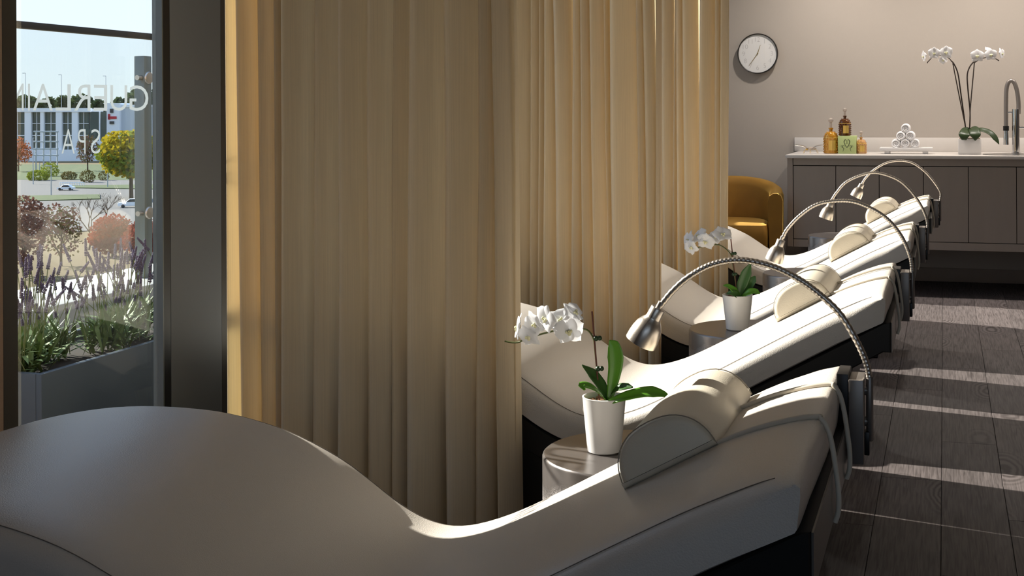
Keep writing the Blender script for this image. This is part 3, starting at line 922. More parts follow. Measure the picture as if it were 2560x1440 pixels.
MB().box((xe + .010, YC + .001, ZB0), (xe + .0118, YB - .001, ZTB)).build('side_panel', MT['cab'], t, 0, world=True)
for a, b in zip(gaps, gaps[1:]):
    MB().bbox((a + .002, YC + .001, ZD0), (b - .002, YC + .0205, ZD1), .0015).build('door', MT['cab'], t, 0, world=True)
ct = MB().bbox((xe, YCF, ZTB + .0005), (xr_end + .02, YB - .001, ZT), .0015).build('worktop', MT['stone'], None, 30)
tag(ct, 'white quartz worktop along the back wall', 'worktop')
bs = MB().bbox((onY(1986, 350, YB - .02).x, YB - .02, ZT + .0005), (xr_end + .02, YB - .001, 1.021), .001).build('backsplash', MT['stone'], None, 30)
tag(bs, 'low white quartz backsplash strip behind the bottles and towels', 'backsplash')

# wall clock
cc = onY(1894, 134, YB - .03); R_ = .1485
t = thing('wall_clock', 'round white wall clock with thin black rim', 'clock', (cc.x, YB - .001, cc.z))
MB().lathe([(R_ - .006, 0), (R_, .004), (R_, .036), (R_ - .003, .040), (R_ - .007, .038), (R_ - .008, .030)], 64, (cc.x, YB - .001, cc.z), (0, -1, 0), cap=False).build('rim', MT['clockrim'], t, 40, world=True)
MB().lathe([(.001, .026), (R_ - .007, .026), (R_ - .007, .028), (.001, .028)], 64, (cc.x, YB - .001, cc.z), (0, -1, 0)).build('face', MT['clockface'], t, 40, world=True)
MB().lathe([(.001, .0365), (R_ - .007, .0365)], 48, (cc.x, YB - .001, cc.z), (0, -1, 0), cap=False).build('glass', MT['clockglass'], t, 40, world=True)
yf = YB - .001 - .0285
nmb = MB()
for h in range(1, 13):
    v_, f_ = glyph(str(h), -.028)
    x0, x1 = min(p.x for p in v_), max(p.x for p in v_); y0, y1 = min(p.y for p in v_), max(p.y for p in v_)
    s_ = .032 / (y1 - y0)
    a = 2 * PI * h / 12
    ctr = Vector((cc.x + .104 * math.sin(a), yf, cc.z + .104 * math.cos(a)))
    nmb.add([ctr + Vector(((p.x - (x0+x1)/2) * s_, 0, (p.y - (y0+y1)/2) * s_)) for p in v_], f_)
nmb.build('numerals', MT['numeral'], t, 0, world=True)
def hand(ang, L_, w, back):
    d = Vector((math.sin(ang), 0, math.cos(ang))); sd_ = Vector((math.cos(ang), 0, -math.sin(ang)))
    c = Vector((cc.x, yf - .004, cc.z))
    MB().add([c - d*back + sd_*w, c - d*back - sd_*w, c + d*L_ - sd_*w*.4, c + d*L_ + sd_*w*.4,
              c - d*back + sd_*w + Vector((0,.0015,0)), c - d*back - sd_*w + Vector((0,.0015,0)), c + d*L_ - sd_*w*.4 + Vector((0,.0015,0)), c + d*L_ + sd_*w*.4 + Vector((0,.0015,0))],
             [(0,1,2,3),(7,6,5,4),(0,4,5,1),(1,5,6,2),(2,6,7,3),(3,7,4,0)]).build('hand', MT['brass'], t, 0, world=True)
hand(math.radians(216), .108, .0022, .0); hand(math.radians(18), .066, .0026, 0.0)
MB().lathe([(.005, 0), (.005, .004), (.002, .005)], 12, (cc.x, yf - .002, cc.z), (0, -1, 0)).build('hub', MT['brass'], t, 40, world=True)

# bottles
def bottle(label, xpx, Yb, zb, h, w, glass, frac_body=.62):
    x = onY(xpx, 380, Yb).x
    t = thing('perfume_bottle', label, 'bottle', (x, Yb, zb), 'honeycomb bottles on the worktop')
    r = w / 2
    hb = h * frac_body
    sh = hb * .30                      # dome height
    prof = [(r * .93, 0), (r, h * .015)]
    prof += [(r, hb - sh)]
    prof += [(r * 1.03, hb - sh + .002), (r * .99, hb - sh + .004)]
    for k in range(1, 9):
        a = PI / 2 * k / 8
        prof.append((r * .25 + r * .75 * math.cos(a), hb - sh + sh * math.sin(a)))
    prof += [(r * .24, hb + h * .02), (r * .25, hb + h * .06), (r * .33, hb + h * .065), (r * .33, hb + h * .10), (r * .22, hb + h * .105)]
    body = MB().lathe(prof, 32, (0, 0, 0)).build('bottle_body', glass, t, 40)
    # honeycomb bosses
    mb = MB()
    rows = 6
    for rr in range(rows):
        z = h * .05 + (hb - sh - h * .08) * rr / (rows - 1)
        for j in range(14):
            a = 2 * PI * (j + .5 * (rr % 2)) / 14
            if abs(((a + PI / 2 - .25 + PI) % (2*PI)) - PI) < .62 and z < h * .36: continue
            mb.ball((r * math.cos(a), r * math.sin(a), z), (.005, .005, .0055), 6, 5)
    for rr in range(3):
        a0 = PI / 2 * (rr + .6) / 3.6
        for j in range(10):
            a = 2 * PI * (j + .5 * (rr % 2)) / 10
            rad = r * .25 + r * .75 * math.cos(a0)
            mb.ball((rad * math.cos(a), rad * math.sin(a), hb - sh + sh * math.sin(a0)), .0035, 5, 4)
    mb.build('bosses', glass, body, 60)['kind'] = 'stuff'
    # curved gold label
    n = 8; lv = []
    for z in (h * .09, h * .37):
        for j in range(n + 1):
            a = -PI / 2 + .25 - .48 + .96 * j / n
            lv.append(((r + .002) * math.cos(a), (r + .002) * math.sin(a), z))
    MB().add(lv, [(j, j+1, n+2+j, n+1+j) for j in range(n)]).build('gold_label', MT['gold'], t, 60)
    MB().lathe([(r * 1.035, hb - sh), (r * 1.05, hb - sh + .002), (r * 1.035, hb - sh + .004)], 32).build('gold_band', MT['gold'], t, 60)
    rs = r * .36
    MB().ball((0, 0, h - rs), rs, 16, 12).tube([(0, 0, hb + h * .10), (0, 0, h - rs * 1.6)], r * .17, 10).build('stopper', MT['crystal'], t, 60)
Yb = 8.82
pxm = 3140 / 8.73
bottle('tall amber glass bottle with gold label at the left of the green box', 2077.5, Yb, ZT + .0005, .246, .099, MT['amber'])
xg = onY(2119, 360, Yb).x
gb = thing('green_card_box', 'pale green square box with scroll emblem on the worktop', 'box', (xg, Yb, ZT + .0005))
BS = .122
MB().bbox((-BS/2, -BS/2, 0), (BS/2, BS/2, BS), .0015).build('box_body', MT['green'], gb, 30)
em = MB()
def scroll(sx):
    P = []
    c = [(.004, .112), (.014, .108), (.018, .09), (.012, .072), (.003, .06), (-.004, .052)]
    P.append([(sx*a*1.0, b) for a, b in c])
    P.append([(sx*(-.010 - .012*math.cos(a)), .094 + .012*math.sin(a)) for a in [k*PI/6 - .5 for k in range(11)]])
    P.append([(sx*a, b) for a, b in [(-.008, .062), (-.022, .068), (-.030, .062), (-.028, .054), (-.022, .05), (-.024, .038), (-.028, .026)]])
    P.append([(sx*(-.034 + .006*math.cos(a)), .064 + .006*math.sin(a)) for a in [k*PI/5 for k in range(9)]])
    return P
for sx in (-1, 1):
    for q, line in enumerate(scroll(sx)):
        pts = catmull([(a, -BS/2 - .0006, b - .012) for a, b in line], 4)
        nn_ = len(pts)
        em.tube(pts, [(.0006 + (.0016 if q in (0, 2) else .0) * math.sin(PI * i_ / (nn_ - 1))) for i_ in range(nn_)], 5)
em.v = [Vector((p.x, max(p.y, -BS/2 - .0008), p.z)) for p in em.v]
em.build('emblem', MT['ink'], gb, 60)
bottle('dark amber bottle with gold label standing on the green box', 2112.5, Yb, ZT + .0005 + BS + .0003, .192, .079, MT['brown'])
bottle('small rose amber bottle at the right of the green box', 2153, Yb, ZT + .0005, .156, .068, MT['rose'])

# insect ornament of clear wings and golden wire legs
xi_ = onY(2026, 378, 8.80).x
t = thing('insect_ornament', 'small clear and golden insect ornament beside the amber bottle', 'ornament', (xi_, 8.80, ZT + .0005))
MB().ball((.012, 0, .034), (.030, .014, .012), 14, 8).build('body', MT['crystal'], t, 60)
MB().ball((-.024, 0, .028), (.009, .009, .008), 10, 8).build('head', MT['gold'], t, 60)
for sx, dy in ((-1, -.02), (1, -.02), (-1, .03), (1, .03)):
    L_ = .11 if sx < 0 else .085
    pts = [(sx*.012, dy*.2, .032), (sx*L_*.5, dy*1.2, .048 + .004), (sx*L_, dy*2.2, .058)]
    P = catmull(pts, 6)
    vv = []
    for i_, p in enumerate(P):
        w = .010 * math.sin(PI * (i_ + .5) / len(P))
        vv += [p + Vector((0, -w, -w * .3)), p + Vector((0, w, w * .3))]
    wg = MB().add(vv, [(2*i_, 2*i_+1, 2*i_+3, 2*i_+2) for i_ in range(len(P)-1)]).build('wing', MT['steel'], t, 60)
    wg.modifiers.new('thick', 'SOLIDIFY').thickness = .001
for sx in (-1, 1):
    for kx in (-.018, .0, .02):
        MB().tube(catmull([(kx, sx*.008, .026), (kx*1.8, sx*.022, .030), (kx*2.6 , sx*.034, .001)], 4), .0011, 5).build('leg', MT['gold'], t, 60)

# towel tray and rolled towels
xa, xb_ = onY(2200, 375, 8.82).x, onY(2332, 375, 8.82).x
t = thing('towel_tray', 'low white serving tray on two feet on the worktop', 'tray', ((xa + xb_) / 2, 8.84, ZT + .0005))
hwid = (xb_ - xa) / 2
MB().bbox((-hwid, -.075, .020), (hwid, .075, .044), .003).build('tray_plate', MT['whitebox'], t, 30)
for sx in (-1, 1):
    MB().bbox((sx*hwid*.72 - .018, -.06, 0), (sx*hwid*.72 + .018, .06, .0198), .003).build('foot', MT['whitebox'], t, 30)
def towel(label, px, py, rr, YY):
    c = onY(px, py, 8.765)
    t = thing('rolled_towel', label, 'towel', (c.x, YY, c.z), 'rolled white towels on the tray')
    Lh = .07
    o = MB().lathe([(rr*.55, -Lh + .004), (rr*.84, -Lh), (rr*.96, -Lh + .006), (rr, -Lh + .016), (rr*.985, 0), (rr, Lh - .016), (rr*.94, Lh - .004), (rr*.6, Lh)], 26, (0, 0, 0), (0, 1, 0)).build('towel_roll', MT['towel'], t, 50)
    sp = []
    for k in range(60):
        a = k / 59 * 2 * PI * 2.3 + px
        rad = .004 + (rr*.86 - .004) * (k / 59)
        sp.append(Vector((rad * math.cos(a), -Lh + .0035 - .004 * (k / 59), rad * math.sin(a))))
    MB().tube(sp, .0042, 6).build('rolled_edge', MT['towel'], o, 60)
    return t
z0 = ZT + .0445
rT = .0318
towel('rolled white towel at the bottom left of the pyramid', 2240, 359, rT, 8.84)
towel('rolled white towel at the bottom middle of the pyramid', 2263.5, 359, rT, 8.84)
towel('rolled white towel at the bottom right of the pyramid', 2287, 359, rT, 8.84)
towel('rolled white towel at the left of the middle row', 2252, 340, rT, 8.84)
towel('rolled white towel at the right of the middle row', 2276, 340, rT, 8.84)
towel('rolled white towel on top of the pyramid', 2264, 321, rT, 8.845)

# orchid in square pot
xo = onY(2424, 365, 8.80).x
t = thing('potted_orchid', 'tall two-stemmed white orchid in square white pot on the worktop', 'orchid', (xo, 8.80, ZT + .0005), 'white potted orchids')
hw_ = .073
pm = MB().bbox((-hw_, -hw_, 0), (hw_, hw_, .105), .002)
pm.build('pot', MT['whitebox'], t, 30)
MB().bbox((-hw_ + .006, -hw_ + .006, .105), (hw_ - .006, hw_ - .006, .108), .001).build('bark', MT['bark'], t, 30)
W = lambda px, py, dy=0.0: onY(px, py, 8.80 + dy)
leaf(t, [W(2428, 330), W(2418, 325, -.03), W(2411, 335, -.085), W(2410, 350, -.09)], [(0, .03), (.4, .065), (.75, .072), (1, .03)], MT['leafdeep'], (0, -.8, .6), .1)
leaf(t, [W(2426, 320), W(2434, 322, -.04), W(2438, 335, -.085), W(2438, 352, -.088)], [(0, .03), (.4, .07), (.75, .07), (1, .004)], MT['leafdeep'], (0, -.8, .6), .1)
leaf(t, [W(2430, 326), W(2452, 324, -.03), W(2475, 332, -.04), W(2490, 348, -.04), W(2498, 361, -.04)], [(0, .03), (.4, .05), (.7, .045), (1, .003)], MT['leafdeep'], (0, -.55, .8), .1)
stems = [[(2415, 328), (2410, 290), (2403, 240), (2395, 185), (2385, 160), (2378, 152)], [(2416, 328), (2398, 240), (2382, 158)],
         [(2424, 326), (2425, 280), (2420, 225), (2418, 190), (2423, 170), (2433, 156), (2440, 155)], [(2424, 326), (2426, 270), (2436, 156)]]
for q, s_ in enumerate(stems):
    MB().tube(catmull([W(a, b, -.01 * (q % 2)) for a, b in s_], 6), 0.0046 if q % 2 == 0 else .0038, 6).build('stem' if q % 2 == 0 else 'stake', MT['darkstem'], t, 60, world=True)
MB().tube(catmull([W(2380, 154), W(2368, 143, -.02), W(2340, 138, -.03), (W(2322, 152, -.03)), W(2318, 158, -.03)], 5), .0034, 6).build('stem', MT['darkstem'], t, 60, world=True)
MB().tube(catmull([W(2438, 155), W(2455, 146, -.02), W(2480, 143, -.03), W(2498, 152, -.03)], 5), .0034, 6).build('stem', MT['darkstem'], t, 60, world=True)
for (px, py, dy, fc, sp_, sz) in ((2366, 131, -.05, (-.2, -1, 0), .05, 1.42), (2335, 133, -.05, (.1, -1, -.05), -.05, 1.32), (2310, 141, -.04, (-.9, -.35, -.1), 0, 1.2), (2358, 150, -.02, (-.3, -.8, -.4), .5, .95),
                                  (2443, 140, -.05, (.05, -1, 0), 0, 1.42), (2477, 137, -.05, (.15, -1, 0), .1, 1.3), (2504, 134, -.04, (.85, -.45, .1), .1, 1.2), (2472, 124, -.01, (.4, -.4, .8), .3, .9)):
    flower(t, W(px, py, dy), fc, sp_, sz)

# faucet and sink
Yq = 9.02
fb = onY(2540, 383, Yq)
t = thing('kitchen_faucet', 'tall chrome arched faucet with pull-down spray', 'faucet', (fb.x, Yq, ZT + .0005))
W = lambda px, py: onY(px, py, Yq)
zb_ = ZT + .0005
MB().lathe([(.032, 0), (.032, .006), (.026, .008), (.026, .30)], 24, (fb.x, Yq, zb_)).build('body', MT['chrome'], t, 40, world=True)
arcp = [W(2546, 285), W(2546, 255), W(2542, 225), W(2535, 206), W(2527, 202), W(2520, 208), W(2516, 225), W(2515, 260), W(2515, 315)]
MB().tube(catmull(arcp, 8), .0145, 14).build('hose', MT['bracket'], t, 60, world=True)
p = W(2515, 315)
MB().tube([p, p + Vector((0, 0, -.032))], .0195, 16).build('collar', MT['black'], t, 40, world=True)
MB().tube([p + Vector((0, 0, -.032)), p + Vector((0, 0, -.128))], [.016, .0195], 16).build('spray_head', MT['chrome'], t, 40, world=True)
h0 = W(2515, 281); h1 = W(2540, 281)
MB().tube([h0, h1], .008, 10).build('arm', MT['chrome'], t, 40, world=True)
l0 = W(2544, 319)
MB().tube([l0, l0 + Vector((.10, 0, .002))], .0075, 10).build('lever', MT['chrome'], t, 40, world=True)
sk = MB().lathe([(.20, .0008), (.205, .0022), (.195, .0022), (.185, .0006), (.002, .0006)], 48, (fb.x - .02, 8.79, ZT)).build('sink_rim', MT['sink'], None, 40)
sk.scale = (1, 1, 1)
tag(sk, 'round steel sink rim set in the worktop below the faucet', 'sink')

# ------------------------------------------------------------------ mustard tub chair
def tub_chair():
    c = Vector((-1.45, 8.66, 0))
    t = thing('tub_armchair', 'mustard velvet tub armchair in the corner behind the far curtain', 'armchair', c, rz=0.10)
    # shell: U plan, open towards -y; height falls from back to arms
    n = 40
    Ro, Ri = .385, .285
    sec = []
    mb = MB()
    k = 0
    for i in range(n + 1):
        s_ = i / n * 2 - 1                         # -1 .. 1
        # plan path: straight arms then half circle at the back
        ang = PI / 2 - s_ * 1.02 * PI / 2
        if abs(s_) < .72:
            a = PI / 2 - (s_ / .72) * PI / 2
            ctr = Vector((0, .0, 0)); dr = Vector((math.cos(a), math.sin(a), 0))
            base_ = Vector((0, 0, 0))
        else:
            dr = Vector((math.copysign(1, s_), 0, 0))
            base_ = Vector((0, -(abs(s_) - .72) / .28 * .30, 0))
        hgt = .665 + .085 * max(0, math.cos(s_ * PI / 2 * 1.15)) ** 1.2
        prof = [(Ri + .01, .30), (Ri, hgt - .06), (Ri + .012, hgt - .018), (Ri + .035, hgt - .002), (Ro - .035, hgt), (Ro - .012, hgt - .016), (Ro, hgt - .05), (Ro - .004, .10), (Ro - .03, .075), (Ri + .03, .075)]
        for r, z in prof:
            mb.v.append(base_ + dr * r + Vector((0, 0, z)))
        k = len(prof)
    for i in range(n):
        for j in range(k):
            j2 = (j + 1) % k
            mb.f.append((i*k + j, i*k + j2, (i+1)*k + j2, (i+1)*k + j))
    mb.f.append(tuple(range(k))); mb.f.append(tuple(n*k + j for j in reversed(range(k))))
    mb.build('shell', MT['velvet'], t, 50)
    # seat cushion
    def rr(r_in, z, y0):
        pts = []
        for i in range(13):
            a = PI * i / 12
            pts.append((r_in * math.cos(a), r_in * math.sin(a) * .98, z))
        pts += [(-r_in, y0 + .03, z), (-r_in + .03, y0, z), (r_in - .03, y0, z), (r_in, y0 + .03, z)]
        return pts
    layers = [(.270, .29, -.315), (.283, .305, -.33), (.284, .42, -.335), (.275, .452, -.328), (.25, .462, -.30)]
    sb = MB(); m = 17
    for r_, z_, y0 in layers: sb.v += [Vector(p) for p in rr(r_, z_, y0)]
    for i in range(len(layers) - 1):
        for j in range(m):
            sb.f.append((i*m + j, i*m + (j+1) % m, (i+1)*m + (j+1) % m, (i+1)*m + j))
    sb.f.append(tuple(reversed(range(m)))); sb.f.append(tuple((len(layers)-1)*m + j for j in range(m)))
    sb.build('seat_cushion', MT['velvet'], t, 50)
    MB().bbox((-.275, -.305, .09), (.275, .15, .285), .02).build('seat_base', MT['velvet'], t, 40)
    for sx in (-1, 1):
        for yy in (-.25, .22):
            MB().lathe([(.014, 0), (.02, .08)], 14, (sx*.25, yy, 0)).build('leg', MT['tray'], t, 40)
tub_chair()

# ------------------------------------------------------------------ ceiling downlights (warm)
for q, (x, y) in enumerate([(-.75, 8.55), (.35, 8.55), (1.45, 8.55)]):
    t = thing('ceiling_downlight', ['warm recessed downlight above the bottles', 'warm recessed downlight above the square orchid pot', 'warm recessed downlight right of the faucet'][q], 'downlight', (x, y, ZC - .02), 'downlights over the worktop')
    MB().lathe([(.045, .0), (.055, .0), (.055, .019), (.045, .019)], 32, (0, 0, 0), cap=False).build('ring', MT['ceramic'], t, 40)
    em_ = bpy.data.materials.new('warm_led_%d' % q); n_, l_, p_ = nodes(em_)
    p_.inputs['Emission Color'].default_value = (1, .75, .5, 1); p_.inputs['Emission Strength'].default_value = 6
    MB().lathe([(.044, .012), (.001, .012)], 24, (0, 0, 0), cap=False).build('diffuser', em_, t, 0)
    ld = bpy.data.lights.new('downlight_beam', 'SPOT'); ld.energy = 42; ld.color = (1, .92, .84); ld.spot_size = math.radians(150); ld.spot_blend = 1; ld.shadow_soft_size = .05
    lo = bpy.data.objects.new('downlight_beam', ld); COL.objects.link(lo); lo.parent = t; lo.location = (0, 0, -.01)

# ------------------------------------------------------------------ terrace outside
MT['terr'] = mat('grey_terrace_paving', srgb(120, 122, 122), .8, var=.1)
MT['parapet'] = mat('white_parapet_stone', srgb(190, 187, 182), .7, var=.04)
MT['planter'] = mat('charcoal_planter', srgb(74, 80, 86), .45)
MT['soil'] = mat('dark_soil', srgb(52, 42, 34), .95, var=.3, vscale=60)
MT['lav'] = mat('dark_purple_lavender', srgb(104, 90, 112), .8, var=.3, vscale=90)
MT['lavstem'] = mat('olive_lavender_stem', srgb(122, 126, 78), .7)
MT['lavleaf'] = mat('sage_green_leaf', srgb(104, 124, 66), .6, var=.35, vscale=50)
MT['post'] = mat('galvanised_post', srgb(126, 134, 132), .45, .4)
struct('terrace', MB().box((-3.75, -3, -.5), (XW - .2, 11, -.05)), MT['terr'])
struct('parapet', MB().bbox((-3.52, -3, -.05), (-3.10, 11, .527), .006), MT['parapet'])
t = thing('glass_guard', 'clear glass guard with dark top rail outside the window', 'railing', (-3.3, 3.5, .527))
zr = 1.55
MB().box((-3.306, -2.5, .5275), (-3.294, 10.5, zr - .01)).build('pane', MT['glassrail'], t, 0, world=True)
MB().bbox((-3.318, -2.5, zr - .012), (-3.282, 10.5, zr + .014), .003).build('top_rail', MT['frame'], t, 30, world=True)
for j in range(-2, 3):
    pc = onX(367, 400, -3.24)
    y = pc.y + j * 2.1
    po = MB().bbox((-3.285, y - .022, .5275), (-3.235, y + .030, 1.462), .003).box((-3.285, y + .031, .53), (-3.27, y + .045, 1.46)).build('post', MT['post'], t, 30, world=True)
    for zz in (1.37, .8):
        MB().lathe([(.028, -.02), (.028, 0), (.024, .006), (.005, .008)], 20, (-3.235, y + .008, zz), (1, 0, 0)).tube([(-3.25, y - .05, zz), (-3.25, y + .06, zz)], .011, 10).build('clamp', MT['steel'], po, 40, world=True)
# planter with lavender
PY0 = onX(89, 934, -2.5).y
t = thing('planter_trough', 'charcoal planter trough standing on the terrace', 'planter', (-2.68, PY0 + .8, -.05))
PT = .478
pb = MB().bbox((-2.5, PY0, -.05), (-2.48, PY0 + 1.75, PT), .002).bbox((-2.88, PY0, -.05), (-2.86, PY0 + 1.75, PT), .002)
pb.bbox((-2.86, PY0, -.05), (-2.5, PY0 + .02, PT), .002).bbox((-2.86, PY0 + 1.73, -.05), (-2.5, PY0 + 1.75, PT), .002)
pb.build('trough', MT['planter'], t, 30, world=True)
MB().box((-2.858, PY0 + .022, .30), (-2.502, PY0 + 1.728, PT - .03)).build('soil', MT['soil'], t, 0, world=True)
spk = MB()
rs_ = random.Random(4)
for k in range(11):
    z = .062 * k / 10
    r = .0052 * (1 - .55 * k / 10)
    for j in range(5):
        a = 2 * PI * j / 5 + k * .9
        spk.ball((r * math.cos(a), r * math.sin(a), z + rs_.uniform(-.002, .002)), (.0028, .0028, .0036), 5, 4)
me_spk = spk.mesh('flower_spike', MT['lav'], 0)
def lavender(idx, x, y, nst, label):
    rnd = random.Random(100 + idx)
    t = thing('lavender_plant', label, 'lavender', (x, y, PT - .03), 'lavender plants in the planter')
    fb_ = MB()
    for _ in range(170):
        a = rnd.uniform(0, 2*PI); el = rnd.uniform(.25, 1.3); L_ = rnd.uniform(.07, .15)
        d = Vector((math.cos(a)*math.cos(el), math.sin(a)*math.cos(el), math.sin(el)))
        b0 = Vector((rnd.gauss(0, .035), rnd.gauss(0, .045), rnd.uniform(0, .05)))
        sd_ = d.cross(Vector((0, 0, 1))).normalized() * rnd.uniform(.005, .010)
        m_ = b0 + d * L_ * .55; tip = b0 + d * L_ + Vector((0, 0, -.03 * L_ / .1 * rnd.random()))
        fb_.add([b0 - sd_*.3, b0 + sd_*.3, m_ + sd_, tip, m_ - sd_], [(0, 1, 2, 4), (4, 2, 3)])
    fb_.build('foliage', MT['lavleaf'], t, 0)['kind'] = 'stuff'
    stm = MB()
    for q in range(nst):
        a = rnd.uniform(0, 2*PI); ln = abs(rnd.gauss(.22, .16)); L_ = rnd.uniform(.15, .30)
        d = Vector((math.sin(ln)*math.cos(a), math.sin(ln)*math.sin(a) * 1.3, math.cos(ln))).normalized()
        b0 = Vector((rnd.gauss(0, .03), rnd.gauss(0, .05), .02))
        tip = b0 + d * L_
        d2 = (d + Vector((d.x, d.y, -.1)) * rnd.uniform(.1, .8)).normalized()
        stm.tube([b0, b0.lerp(tip, .5), tip], .0013, 4)
        o = inst('flower_spike', me_spk, t, tip - d2 * .002, d2.to_track_quat('Z', 'Y').to_euler(), (.8, .8, rnd.uniform(.6, 1.0)))
        if rnd.random() < .5:
            inst('flower_spike', me_spk, t, b0.lerp(tip, .72), d.to_track_quat('Z', 'Y').to_euler(), (.75, .75, .3))
    stm.build('stems', MT['lavstem'], t, 60)
lp = [(-2.63, PY0 + .10), (-2.72, PY0 + .30), (-2.62, PY0 + .50), (-2.70, PY0 + .72), (-2.62, PY0 + .95), (-2.70, PY0 + 1.2), (-2.66, PY0 + 1.48)]
ll = ['lavender plant at the left end of the planter', 'lavender plant second from the left end of the planter', 'lavender plant third from the left end of the planter',
      'lavender plant in the middle of the planter', 'lavender plant right of the middle of the planter', 'lavender plant second from the hidden right end of the planter', 'lavender plant at the hidden right end of the planter']
for k, (x, y) in enumerate(lp): lavender(k, x, y, 26, ll[k])

# ------------------------------------------------------------------ far view
GZ = -19.0
MT['grass'] = mat('dry_autumn_grass', srgb(112, 94, 60), .95, var=.25, vscale=.05)
MT['lawn'] = mat('green_lawn', srgb(84, 94, 54), .95, var=.2, vscale=.2)
MT['asphalt'] = mat('pale_asphalt', srgb(112, 107, 104), .9, var=.06, vscale=.3)
MT['bldg'] = mat('white_facade', srgb(240, 243, 250), .7)
MT['bldg2'] = mat('pale_grey_facade', srgb(196, 202, 212), .7)
MT['pane'] = mat('dark_green_glazing', srgb(66, 82, 78), .25, var=.3, vscale=.3)
MT['red'] = mat('red_sign', srgb(190, 30, 48), .5)
MT['carwhite'] = mat('white_car_paint', srgb(238, 240, 244), .3)
MT['cardark'] = mat('dark_car_glass', srgb(40, 46, 52), .2)
MT['pole'] = mat('grey_steel_pole', srgb(176, 180, 184), .5)
MT['trunk'] = mat('brown_trunk', srgb(84, 68, 56), .9)
def leafmat(name, c): return trans_mat(name, c, c, .3)
MT['yel'] = leafmat('yellow_green_leaves', srgb(176, 156, 40)); MT['yelg'] = leafmat('olive_leaves', srgb(128, 138, 52))
MT['redl'] = leafmat('rust_red_leaves', srgb(138, 66, 52)); MT['brl'] = leafmat('brown_purple_leaves', srgb(112, 78, 70))
MT['org'] = leafmat('orange_leaves', srgb(178, 110, 76)); MT['dkg'] = leafmat('dark_green_leaves', srgb(70, 84, 56)); MT['olv'] = leafmat('brown_hedge_leaves', srgb(92, 84, 48))
struct('ground', MB().box((-1500, -200, GZ - 1), (-8, 1500, GZ)), MT['grass'])
def quad_ground(name, pts, z, m):
    mb = MB()
    P = [onZ(px, py, GZ) for px, py in pts]
    n = len(P)
    mb.add([p + Vector((0, 0, z)) for p in P] + [p + Vector((0, 0, -.2)) for p in P], [tuple(range(n)), tuple(reversed(range(n, 2*n)))] + [(i, (i+1) % n, n + (i+1) % n, n + i) for i in range(n)])
    return struct(name, mb, m, smooth=0)
quad_ground('road', [(-60, 448), (460, 452), (460, 560), (-60, 600)], .15, MT['asphalt'])
quad_ground('lawn', [(-60, 412), (460, 412), (460, 452), (-60, 450)], .2, MT['lawn'])
quad_ground('lawn', [(180, 466), (460, 463), (460, 476), (180, 472)], .35, MT['lawn'])
quad_ground('lawn', [(40, 493), (250, 489), (250, 500), (40, 506)], .35, MT['lawn'])
def blob(mb, c, r, n, size, rnd):
    for _ in range(n):
        while True:
            p = Vector((rnd.uniform(-1, 1), rnd.uniform(-1, 1), rnd.uniform(-1, 1)))
            if p.length <= 1: break
        p = p.normalized() * (p.length ** .5)
        q = Vector(c) + Vector((p.x*r[0], p.y*r[1], p.z*r[2]))
        a = Vector((rnd.uniform(-1, 1), rnd.uniform(-1, 1), rnd.uniform(-1, 1))).normalized(); b = a.orthogonal().normalized()
        s_ = size * rnd.uniform(.6, 1.3)
        mb.add([q - a*s_, q + b*s_*.6, q + a*s_, q - b*s_*.6], [(0, 1, 2, 3)])
def tree(name, label, cat, pxl, pxr, ytop, ybase, leafs, group=None, trunk=.25, seed=1, n=1100, drop=.0, base_y=None, size=None):
    """stands where its foot meets the ground; size from the photo"""
    rnd = random.Random(seed)
    b = onZ((pxl + pxr) / 2, ybase, GZ)
    D = (b - Vector((0, 0, CAMZ))).dot(fwd)
    w = (pxr - pxl) / F * D; h = (ybase - ytop) / F * D
    t = thing(name, label, cat, b, group)
    th = h * trunk
    tm = MB().tube([(0, 0, -.1), (0, 0, th), (w*.03, 0, h*.7)], [w*.03, w*.025, w*.008], 7)
    for k in range(7):
        a = rnd.uniform(0, 2*PI); L_ = h * rnd.uniform(.25, .45)
        z_ = th + (h*.6 - th) * k / 7
        tm.tube([(0, 0, z_), (math.cos(a)*w*.16, math.sin(a)*w*.16, z_ + L_*.5), (math.cos(a)*w*.3, math.sin(a)*w*.3, z_ + L_)], [w*.015, w*.01, w*.004], 5)
    tm.build('trunk', MT['trunk'], t, 60)
    for q, lm in enumerate(leafs):
        cm_ = MB()
        nb = 7
        for k in range(nb):
            a = 2 * PI * k / nb + q
            rr_ = w * .24
            zz = th + (h - th) * rnd.uniform(.22, .78)
            wid = w * .5 * (1.0 - .55 * abs((zz - th) / (h - th) - .4))
            blob(cm_, (math.cos(a)*(wid - rr_*.8)*rnd.uniform(.4, 1), math.sin(a)*(wid - rr_*.8)*rnd.uniform(.4, 1), zz), (rr_, rr_, (h - th)*.22), n // nb // len(leafs), size or w*.035, rnd)
        blob(cm_, (0, 0, th + (h-th)*.5), (w*.42, w*.42, (h-th)*.48), n // 3 // len(leafs), size or w*.035, rnd)
        cm_.build('crown', lm, t, 0)['kind'] = 'stuff'
    return t
tree('autumn_tree', 'yellow and green autumn tree behind the glass lettering', 'tree', 236, 420, 322, 498, [MT['yel'], MT['yelg']], None, .28, 3, 2600)
tree('autumn_tree', 'orange tree at the left edge of the window view', 'tree', 8, 84, 340, 430, [MT['org']], 'far autumn trees', .15, 5, 900)
tree('autumn_tree', 'brown tree behind the letter P on the glass', 'tree', 186, 252, 332, 428, [MT['brl'], MT['olv']], 'far autumn trees', .2, 6, 900)
tree('red_bush', 'rust red bush below the white pickup truck', 'bush', 218, 345, 532, 640, [MT['redl']], None, .05, 8, 2200)
tree('red_bush', 'second rust red bush right of the first one', 'bush', 300, 430, 545, 655, [MT['redl']], None, .05, 9, 1800)
